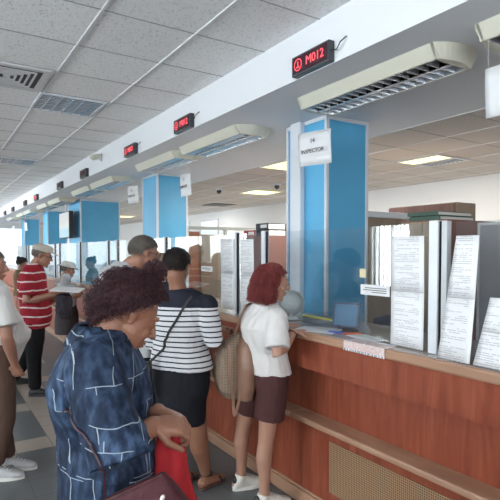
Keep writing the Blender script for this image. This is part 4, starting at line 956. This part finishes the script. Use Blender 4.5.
# red jacket over the hands
hd = A.o
M_REDC = cloth('red_cloth', (.34, .020, .026), var=.12)
jk = thing('jacket', 'bright red jacket hanging folded from the hands of the woman in blue', 'jacket', at(176, 470, 1.50).xy.to_3d())
bm = bmesh.new(); secs = []
for py, l, r_, dd in ((423, 161, 181, .02), (432, 157, 185, .035), (446, 157, 188, .04), (470, 158, 193, .045), (500, 160, 198, .05), (540, 161, 202, .05), (560, 163, 202, .045)):
    c = at((l+r_)/2, py, 1.50) - jk.location; secs.append((c, RT, (r_-l)/2*1.50/500, FW, dd))
loft(bm, secs, 26, 2.2)
def jf(c):
    u = c.dot(RT); return .016*math.sin(u*95+c.z*7)*min(1, max(0, (1.12-c.z)*6)) + .005*noise.noise(c*22)
mesh_obj('cloth', remesh(bm, .005, 2, jf), M_REDC, jk)
# burgundy handbag hanging at the hip
M_BURG = mat('burgundy_leather', (.048, .004, .009), .75, bump=.15, bscale=180)
hb = thing('handbag', 'dark burgundy handbag hanging by a thin strap at the hip of the woman in blue', 'handbag', at(142, 500, 1.30).xy.to_3d())
bm = bmesh.new(); cB = at(152, 524, 1.30)-hb.location; ax_ = (RT*.90+UP*.43).normalized(); uz = (UP*.90-RT*.43).normalized()
secs = [(cB+uz*z, ax_, w_, FW, d_) for z, w_, d_ in ((-.12, .10, .03), (-.11, .125, .045), (-.03, .120, .05), (.05, .105, .04), (.105, .092, .022), (.115, .088, .012))]
loft(bm, secs, 28, 4); mesh_obj('bag_body', remesh(bm, .005, 2, folds(.003, 14)), M_BURG, hb)
bm = bmesh.new(); tube(bm, [cB+uz*.112-ax_*.085-FW*.012, cB+uz*.112+ax_*.085-FW*.012], [.0025]*2, 8); new_obj('zip', bm, mat('zip_dark', (.05, .01, .015), .5), hb, smooth=True)
bm = bmesh.new(); tube(bm, [cB+uz*.03+ax_*.035-FW*.05, cB+uz*.07+ax_*.075-FW*.045], [.006]*2, 8); new_obj('zip_pull', bm, mat('pale_metal', (.7, .68, .6), .3, .6), hb, smooth=True)
pts = [at(62, 412, 1.40), at(66, 424, 1.32), at(78, 444, 1.24), at(94, 470, 1.22), at(110, 497, 1.24)]
q, bvh = wrap(A.shirt_o, smooth_path([p-A.o for p in pts]), .006); q = [x + A.o - hb.location for x in q] + [cB+uz*.11-ax_*.085]
surf_strap('strap', q, mat('dark_strap', (.035, .004, .008), .6), hb, .005, .0015, FW)

# ------------------------------------------------------------------ I: red haired woman at the counter
fI = loc(.075, 3.24, 0); fwI = cam_dir(42)
I = Person('red haired woman in a white t-shirt and brown shorts leaning on the counter', fI, fwI, 1.56, .0, .92, .0055, sk_b, head_pitch=R(13), head_yaw=R(33))
I.set(pelvis=at(266, 372, 3.18), waist=at(265, 350, 3.16), chest=at(264, 327, 3.14), neckb=at(265, 305, 3.14), head=at(273, 282, 3.14),
      shR=at(277, 318, 3.02), shL=at(249, 314, 3.26), elR=at(278, 356, 2.92), wrR=at(294, 332, 3.10), elL=at(262, 345, 3.40), wrL=at(287, 325, 3.34),
      hipR=at(273, 382, 3.10), hipL=at(256, 382, 3.28), knR=at(266, 447, 3.12), knL=at(243, 440, 3.36), anR=at(264, 487, 3.14), anL=at(241, 476, 3.42))
I.J['anR'].z = I.J['anL'].z = .085; I.J['knR'].z = .45; I.J['knL'].z = .455
for q in 'RL': I.J['toe'+q] = I.J['an'+q] + cam_dir(25)*.15 - UP*.055
I.J['hdR'] = (RT*.85+FW*.35-UP*.05).normalized(); I.J['pnR'] = -UP; I.J['hdL'] = (RT*.9-FW*.1-UP*.1).normalized(); I.J['pnL'] = -UP
I.body(jaw=.93, curl=(.45, .6), armfat=.92, legfat=.98)
M_WT = cloth('white_cotton', (.63, .61, .60), var=.02)
I.top(M_WT, 't_shirt', g=.020, z0=.02, sleeve=.80, sr=1.10, amp=.007, hips=.012, chest=.015, seed=2.)
M_BRN = cloth('brown_shorts_cloth', (.075, .030, .030)); I.trousers(M_BRN, 'shorts', to=.30, g=.02, wide=1.06, top=.13, amp=.004)
M_SNK = mat('cream_leather', (.62, .60, .54), .5)
for q in 'RL':
    sh = I.shoe(q, M_SNK, mat('white_sole', (.7, .7, .66), .6)); bm = bmesh.new(); a0 = I.J['an'+q].copy(); F = cam_dir(25)
    ball(bm, a0-F*.050+UP*(-.012), (.016, .030, .030), (F, F.cross(UP), UP), 12); new_obj('heel_tab', bm, M_BLACK, sh, smooth=True)
MH_I = hairmat('auburn_hair', (.13, .022, .022), (.29, .058, .052), .4)
I.hair(MH_I, 'bob', 1900, .2, .0014, vol=.018, curl=.015, cap=.008, seed=9, low=-.065, wave=1.6, lumps=.006)
bm = bmesh.new(); c = I.J['wrR'].lerp(I.J['elR'], .1); d = I.J['hdR']; a, b = frame_from((I.J['wrR']-I.J['elR'])); tube(bm, [c+(a*math.cos(x)+b*math.sin(x))*.029 for x in [i*6.2832/16 for i in range(17)]], [.003]*17, 6); new_obj('bracelet', bm, M_BLACK, I.t, smooth=True)
# backpack on her far shoulder
n = NT('woven_tan', .7); X, Y, Z = n.xyz(); u = n.math('ADD', n.math('MULTIPLY', X, .84), n.math('MULTIPLY', Y, -.54))
p1 = n.math('SINE', n.math('MULTIPLY', n.math('ADD', u, Z), 330)); p2 = n.math('SINE', n.math('MULTIPLY', n.math('SUBTRACT', u, Z), 330)); f = n.math('GREATER_THAN', n.math('MULTIPLY', p1, p2), .05)
n.color(n.mix(f, (.30, .22, .155), (.09, .055, .04))); n.bump(n.math('MULTIPLY', p1, p2), .3, .002); M_WOV = n.m
M_TANL = mat('tan_leather', (.22, .12, .08), .45, bump=.1, bscale=150)
bp = thing('backpack', 'tan backpack with a woven pattern hanging at the back of the red haired woman', 'backpack', at(233, 360, 3.22).xy.to_3d())
B = lambda px, py, d: at(px, py, d)-bp.location
bm = bmesh.new(); axd = (RT*.9+FW*.43).normalized(); ayd = (FW*.9-RT*.43).normalized()
loft(bm, [(B(cx, py, 3.24), axd, w_, ayd, d_) for cx, py, w_, d_ in ((240, 333, .035, .035), (235, 340, .07, .07), (230, 355, .098, .10), (229, 372, .104, .115), (231, 388, .092, .11), (234, 396, .07, .085))], 26, 2.6)
mesh_obj('bag_body', remesh(bm, .006, 3, folds(.003, 10)), M_WOV, bp)
bm = bmesh.new(); loft(bm, [(B(cx+3, py, 3.20)-ayd*.030, axd, w_, ayd, d_) for cx, py, w_, d_ in ((243, 333, .030, .045), (240, 345, .050, .085), (238, 365, .055, .118), (238, 385, .055, .115), (238, 397, .045, .09))], 26, 2.6)
mesh_obj('side_panel', remesh(bm, .006, 3), M_TANL, bp)
surf_strap('hanging_strap', smooth_path([B(229, 345, 3.10), B(230, 375, 3.09), B(233, 400, 3.12), B(234, 414, 3.12), B(236, 412, 3.12), B(241, 392, 3.10), B(242, 380, 3.12)]), M_TANL, bp, .018, .002, FW)
surf_strap('shoulder_strap', smooth_path([B(232, 340, 3.22), B(238, 326, 3.2), B(243, 312, 3.2), B(249, 304, 3.24), B(255, 308, 3.34), B(256, 330, 3.42)]), M_TANL, bp, .014, .002, FW)
bm = bmesh.new(); tube(bm, smooth_path([B(228, 338, 3.22), B(229, 330, 3.2), B(233, 328, 3.2), B(235, 336, 3.22)]), [.005]*19, 8); new_obj('top_handle', bm, M_TANL, bp, smooth=True)

# ------------------------------------------------------------------ G: striped shirt woman from behind
fG = loc(-.36, 3.32, 0); fwG = cam_dir(66)
G = Person('dark haired woman seen from behind in a navy and white striped top and navy skirt', fG, fwG, 1.62, .0, 1.10, .0065, sk_a, head_pitch=R(12), head_yaw=R(-8))
G.set(pelvis=at(181, 366, 3.25), waist=at(180, 345, 3.23), chest=at(181, 322, 3.22), neckb=at(179, 291, 3.20), head=at(177, 267, 3.20),
      shR=at(207, 306, 3.12), shL=at(154, 307, 3.27), elR=at(213, 340, 3.10), wrR=at(213, 326, 3.36), elL=at(153, 342, 3.30), wrL=at(170, 336, 3.50),
      hipR=at(191, 372, 3.25), hipL=at(171, 372, 3.3), knR=at(198, 433, 3.28), knL=at(172, 433, 3.34), anR=at(206, 472, 3.44), anL=at(178, 466, 3.48))
G.J['wrR'] = at(216, 328, 3.40)-G.o; G.J['hdR'] = cam_dir(40)-UP*.1; G.J['pnR'] = -UP
for q in 'RL': G.J['an'+q].z = .085; G.J['toe'+q] = G.J['an'+q] + cam_dir(48)*.15 - UP*.055
G.body(curl=(.5, .5), legfat=1.15)
M_STR = stripe_z('breton_stripe', (.018, .020, .030), (.58, .58, .60), .0330, .0240, wob=.012, top=(1.300, (.018, .020, .032)))
G.top(M_STR, 'striped_top', g=.024, z0=-.01, sleeve=.55, sr=1.16, amp=.006, long=True, hips=.02, seed=5., chest=.01)
G.skirt(cloth('black_skirt_cloth', (.012, .013, .018)), .55, .165, .13, hips=.03, tilt=-.12)
MH_G = hairmat('dark_brown_hair', (.012, .009, .009), (.035, .024, .022), .5)
G.hair(MH_G, 'short', 2500, .024, .0011, cap=.007, seed=12, under=1.25)
for q in 'RL':
    a0 = G.J['an'+q].copy(); a0.z = 0; F = cam_dir(48); sd = F.cross(UP)
    so = new_obj('sandal', (lambda bm: (loft(bm, [(a0+F*x+UP*.012, F.cross(UP), w_, UP, .011) for x, w_ in ((-.06, .02), (-.04, .034), (.03, .034), (.09, .044), (.15, .038), (.175, .018))], 20, 3), bm)[1])(bmesh.new()), mat('brown_sole', (.10, .045, .035), .5), G.t)
    surf_strap('sandal_strap', [a0+UP*.10+(F*math.cos(x)*.043+sd*math.sin(x)*.043) for x in [i*6.2832/20 for i in range(21)]], M_BLACK, so, .012, .0015, UP.cross(F))
    surf_strap('toe_strap', [a0+F*.11+sd*(.046*math.cos(x))+UP*(.012+.045*math.sin(x)) for x in [i*math.pi/10 for i in range(11)]], M_BLACK, so, .016, .0015, F.cross(UP))
# crossbody strap and small bag
cb = thing('crossbody_bag', 'black crossbody bag with a strap across the striped top', 'handbag', at(150, 370, 3.5).xy.to_3d())
pts = [at(x, y, 3.05)-G.o for x, y in ((192, 291), (181, 312), (172, 326), (163, 340), (155, 352))]
q, bvh = wrap(G.shirt_o, smooth_path(pts), .005); q = [p + G.o - cb.location for p in q]; q.append(at(148, 364, 3.12)-cb.location)
surf_strap('strap', q, M_BLACK, cb, .015, .002, FW)
bm = bmesh.new(); loft(bm, [(at(147, y, 3.12)-cb.location, RT, .03, FW, d_*.6) for y, d_ in ((362, .04), (368, .06), (390, .06), (396, .04))], 20, 4); new_obj('bag_body', bm, M_BLACK, cb, smooth=True)

# ------------------------------------------------------------------ F: grey haired man in glasses
fF = loc(-.86, 3.86, 0); fwF = cam_dir(26)
Fm = Person('grey haired man with glasses in a light grey t-shirt, looking right', fF, fwF, 1.79, .0, 1.08, .0065, sk_c, head_pitch=R(14), head_yaw=R(-6))
Fm.set(pelvis=at(131, 352, 3.84), waist=at(129, 336, 3.82), chest=at(122, 296, 3.80), neckb=at(127, 264, 3.78), head=at(144, 254, 3.70), shR=at(110, 276, 3.62), shL=at(142, 277, 4.0), elR=at(117, 325, 3.58), wrR=at(140, 328, 3.72), elL=at(141, 333, 4.05), wrL=at(156, 326, 4.12))
Fm.body(jaw=1.08, curl=(.6, .6)); M_GT = cloth('grey_cotton', (.46, .475, .49), var=.04)
Fm.top(M_GT, 't_shirt', g=.026, z0=.02, sleeve=.80, sr=1.18, amp=.008, belly=.03, seed=8.); Fm.trousers(M_NAVY)
for q in 'RL': Fm.shoe(q, M_BLACK, M_DARK, 'flat')
MH_F = hairmat('grey_hair', (.10, .085, .075), (.22, .195, .17), .6); Fm.hair(MH_F, 'short', 2200, .020, .0011, cap=.007, seed=15, under=.72)
def glasses(P, c, dark=False):
    bm = bmesh.new(); k = 1.03*P.k
    for sg in (1, -1):
        cc = lambda a: P.pt(sg*.034+.025*math.cos(a), .101-.010*abs(math.cos(a))*(1 if math.cos(a)*sg > 0 else .2), .008+.017*math.sin(a))
        tube(bm, [cc(i*6.2832/16) for i in range(17)], [.0018]*17, 5, caps=False); tube(bm, [P.pt(sg*.058, .092, .012), P.pt(sg*.076, .05, .012), P.pt(sg*.080, .0, .012), P.pt(sg*.079, -.015, -.004)], [.002]*4, 5)
    tube(bm, [P.pt(-.010, .102, .010), P.pt(0, .106, .014), P.pt(.010, .102, .010)], [.0018]*3, 5)
    o = new_obj('glasses', bm, c, P.t, smooth=True)
    r, f, u = P.headframe()
    for sg in (1, -1):
        bm = bmesh.new(); ball(bm, P.pt(sg*.034, .098, .008), (.024, .001, .016), (r, f, u), 14); new_obj('lens', bm, mat('dark_lens', (.03, .03, .035), .08) if dark else M_PLEXI, o, smooth=True)
glasses(Fm, M_BLACK)

# ------------------------------------------------------------------ H: person hidden between them
H = Person('short fair haired person with a dark collar half hidden behind the striped shirt woman', loc(-.86, 4.55, 0), cam_dir(40), 1.56, 0, .92, .009, sk_b, head_pitch=R(12))
H.set(head=at(161.5, 266, 4.52), neckb=at(160, 283, 4.54)); H.body(); H.top(M_NAVY, g=.02); H.trousers(M_NAVY)
for q in 'RL': H.shoe(q, M_BLACK, M_DARK, 'flat')
H.hair(hairmat('fair_hair', (.26, .18, .12), (.42, .32, .23), .5), 'short', 700, .022, .0014, cap=.008, seed=19)

# ------------------------------------------------------------------ C: man in red striped polo and cap
C = Person('man in a beige flat cap and a red polo shirt with white stripes', loc(-2.36, 5.70, 0), cam_dir(14), 1.71, 0.02, 1.10, .008, sk_c, head_pitch=R(16))
C.set(head=at(42, 256, 5.72), neckb=at(34, 264.5, 5.74), chest=at(32, 285, 5.74), waist=at(35, 306, 5.72), pelvis=at(36, 316, 5.72), hipR=at(36, 320, 5.64), hipL=at(36, 320, 5.80), shR=at(29, 272, 5.54), shL=at(37, 272.5, 5.92), elR=at(26, 302, 5.46), wrR=at(56, 294, 5.52), elL=at(40, 306, 5.98), wrL=at(60, 297, 5.88),
      knR=at(34, 358, 5.68), anR=at(35, 388, 5.64), knL=at(25, 360, 5.95), anL=at(13, 377, 6.15))
C.J['anR'].z = C.J['anL'].z = .085
for q in 'RL': C.J['toe'+q] = C.J['an'+q] + C.f*.16 - UP*.055
C.body(jaw=1.1, curl=(.8, .8)); C.top(stripe_z('red_stripe', (.30, .018, .030), (.62, .55, .55), .098, .015, wob=.05, off=.03), 'polo_shirt', g=.022, z0=-.12, sleeve=.78, sr=1.12, amp=.008, belly=.025, seed=11.)
C.trousers(cloth('black_cloth', (.012, .012, .014)), wide=1.12)
for q in 'RL': C.shoe(q, M_BLACK, M_DARK, 'flat')
C.hair(MATS['grey_hair'], 'short', 500, .018, .0014, cap=.005, seed=22); glasses(C, M_BLACK, True)
def cap_hat(P, m, name='flat_cap'):
    bm = bmesh.new(); r, f, u = P.headframe()
    loft(bm, [(P.pt(0, y, z), r, a, f, b) for y, z, a, b in ((-.012, .052, .088, .108), (-.012, .070, .094, .116), (-.008, .098, .088, .112), (-.005, .118, .066, .088), (-.005, .128, .03, .045))], 28, 2.1)
    loft(bm, [(P.pt(0, y, z), r, a, u, .006) for y, z, a in ((.06, .062, .080), (.10, .062, .072), (.135, .052, .052), (.155, .045, .020))], 20, 2.6)
    return mesh_obj(name, remesh(bm, .005, 2), m, P.t)
cap_hat(C, cloth('beige_cap', (.48, .45, .40)))
pg = thing('papers', 'white papers held out by the man in the red striped polo', 'papers', at(66, 290, 5.5)); boxes('sheets', [(-.14, .17, -.10, .11, 0, .012)], M_PAPER, pg); pg.rotation_euler = (R(8), R(4), -YAW)
jb = thing('jacket', 'dark jacket hanging over the forearm of the man in red', 'jacket', at(64, 300, 5.5)); bm = bmesh.new(); loft(bm, [(UP*z, RT, a, FW, d_) for z, a, d_ in ((.07, .05, .04), (.05, .085, .07), (-.02, .09, .075), (-.12, .085, .07), (-.20, .06, .05))], 22, 2.2)
mesh_obj('cloth', remesh(bm, .008, 2, folds(.015, 14)), cloth('charcoal_cloth', (.04, .035, .045)), jb)

# ------------------------------------------------------------------ D: woman in a bucket hat
D = Person('woman in a light bucket hat and grey blouse with a long dark skirt', loc(-2.74, 7.45, 0), cam_dir(20), 1.53, .03, 1.02, .009, sk_b, head_pitch=R(14))
D.set(head=at(68, 270, 7.45), neckb=at(61, 282, 7.48), elR=at(58, 303, 7.3), wrR=at(74, 296, 7.36)); D.body(); D.top(cloth('pale_grey_blouse', (.40, .41, .44), var=.35), g=.028, z0=-.04, sleeve=.8, sr=1.1)
D.skirt(cloth('dark_print_skirt', (.075, .065, .070), var=.5), .42, .19, .17)
for q in 'RL': D.shoe(q, mat('pale_shoe', (.5, .46, .42), .5), M_DARK, 'flat')
D.hair(MATS['grey_hair'], 'short', 400, .03, .0018, cap=.008, seed=2)
bm = bmesh.new(); r, f, u = D.headframe(); loft(bm, [(D.pt(0, -.012, z), r, a, f, a*1.12) for z, a in ((.046, .140), (.052, .140), (.066, .100), (.10, .090), (.125, .080), (.135, .05))], 28, 2); o = mesh_obj('bucket_hat', remesh(bm, .006, 2), cloth('pale_hat', (.58, .58, .57)), D.t)
bm = bmesh.new(); tube(bm, [D.pt(.136*math.cos(a), -.012+.153*math.sin(a), .046) for a in [i*6.2832/32 for i in range(33)]], [.006]*33, 6, caps=False); new_obj('hat_band', bm, M_DARK, o, smooth=True)

# ------------------------------------------------------------------ E: woman far left
E = Person('small distant woman with dark tied hair and an olive brown vest at the left', loc(-4.22, 9.2, 0), cam_dir(38), 1.52, 0, 1.0, .010, skin('skin_tan_far', (.42, .24, .17)), head_pitch=R(10))
E.body(); E.top(cloth('olive_brown', (.17, .13, .065)), 'vest', g=.02, sleeve=.12); E.trousers(cloth('rose_cloth', (.42, .20, .16)))
for q in 'RL': E.shoe(q, M_BLACK, M_DARK, 'flat')
E.hair(MH_G, 'short', 400, .03, .0022, cap=.012, seed=5); bm = bmesh.new(); ball(bm, E.pt(0, -.09, .10), .035, seg=12); new_obj('hair_bun', bm, MH_G, E.t, smooth=True)

# ------------------------------------------------------------------ B: man cut by the left edge
Bm = Person('man in a white t-shirt and brown trousers cut off by the left edge', loc(-1.99, 3.72, 0), cam_dir(8), 1.68, 0, 1.15, .007, sk_c, head_pitch=R(5))
Bm.set(pelvis=at(-6, 350, 3.66), waist=at(-6, 335, 3.66), chest=at(-11, 308, 3.66), neckb=at(-16, 277, 3.66), head=at(-9, 266, 3.60), shR=at(-2, 292, 3.42), shL=at(-20, 290, 3.86), elR=at(7, 338, 3.38), wrR=at(15, 365, 3.50), elL=at(-12, 338, 3.98), wrL=at(4, 362, 3.95),
       hipR=at(0, 358, 3.56), hipL=at(-10, 358, 3.76), knR=at(4, 420, 3.60), knL=at(-2, 418, 3.78), anR=at(-6, 478, 3.56), anL=at(8, 463, 3.72))
for q in 'RL': Bm.J['an'+q].z = .085; Bm.J['toe'+q] = Bm.J['an'+q] + Bm.f*.16 - UP*.055
Bm.body(curl=(.9, .8)); Bm.top(M_WT, 't_shirt', g=.028, z0=-.12, sleeve=.75, sr=1.2, amp=.007, belly=.085, seed=14.); Bm.trousers(cloth('brown_trouser_cloth', (.11, .065, .050)), wide=1.1, to=.90)
for q in 'RL':
    sh = Bm.shoe(q, mat('white_trainer', (.46, .46, .47), .5), mat('white_sole', (.7, .7, .66), .6)); bm = bmesh.new(); a0 = Bm.J['an'+q].copy(); a0.z = .045; ball(bm, a0+Bm.f*.035+Bm.r*.036, (.035, .008, .016), (Bm.f, Bm.r, UP), 10); new_obj('grey_patch', bm, mat('grey_suede', (.22, .22, .23), .8), sh, smooth=True)
Bm.hair(MATS['grey_hair'], 'short', 700, .02, .0013, cap=.006, seed=31)
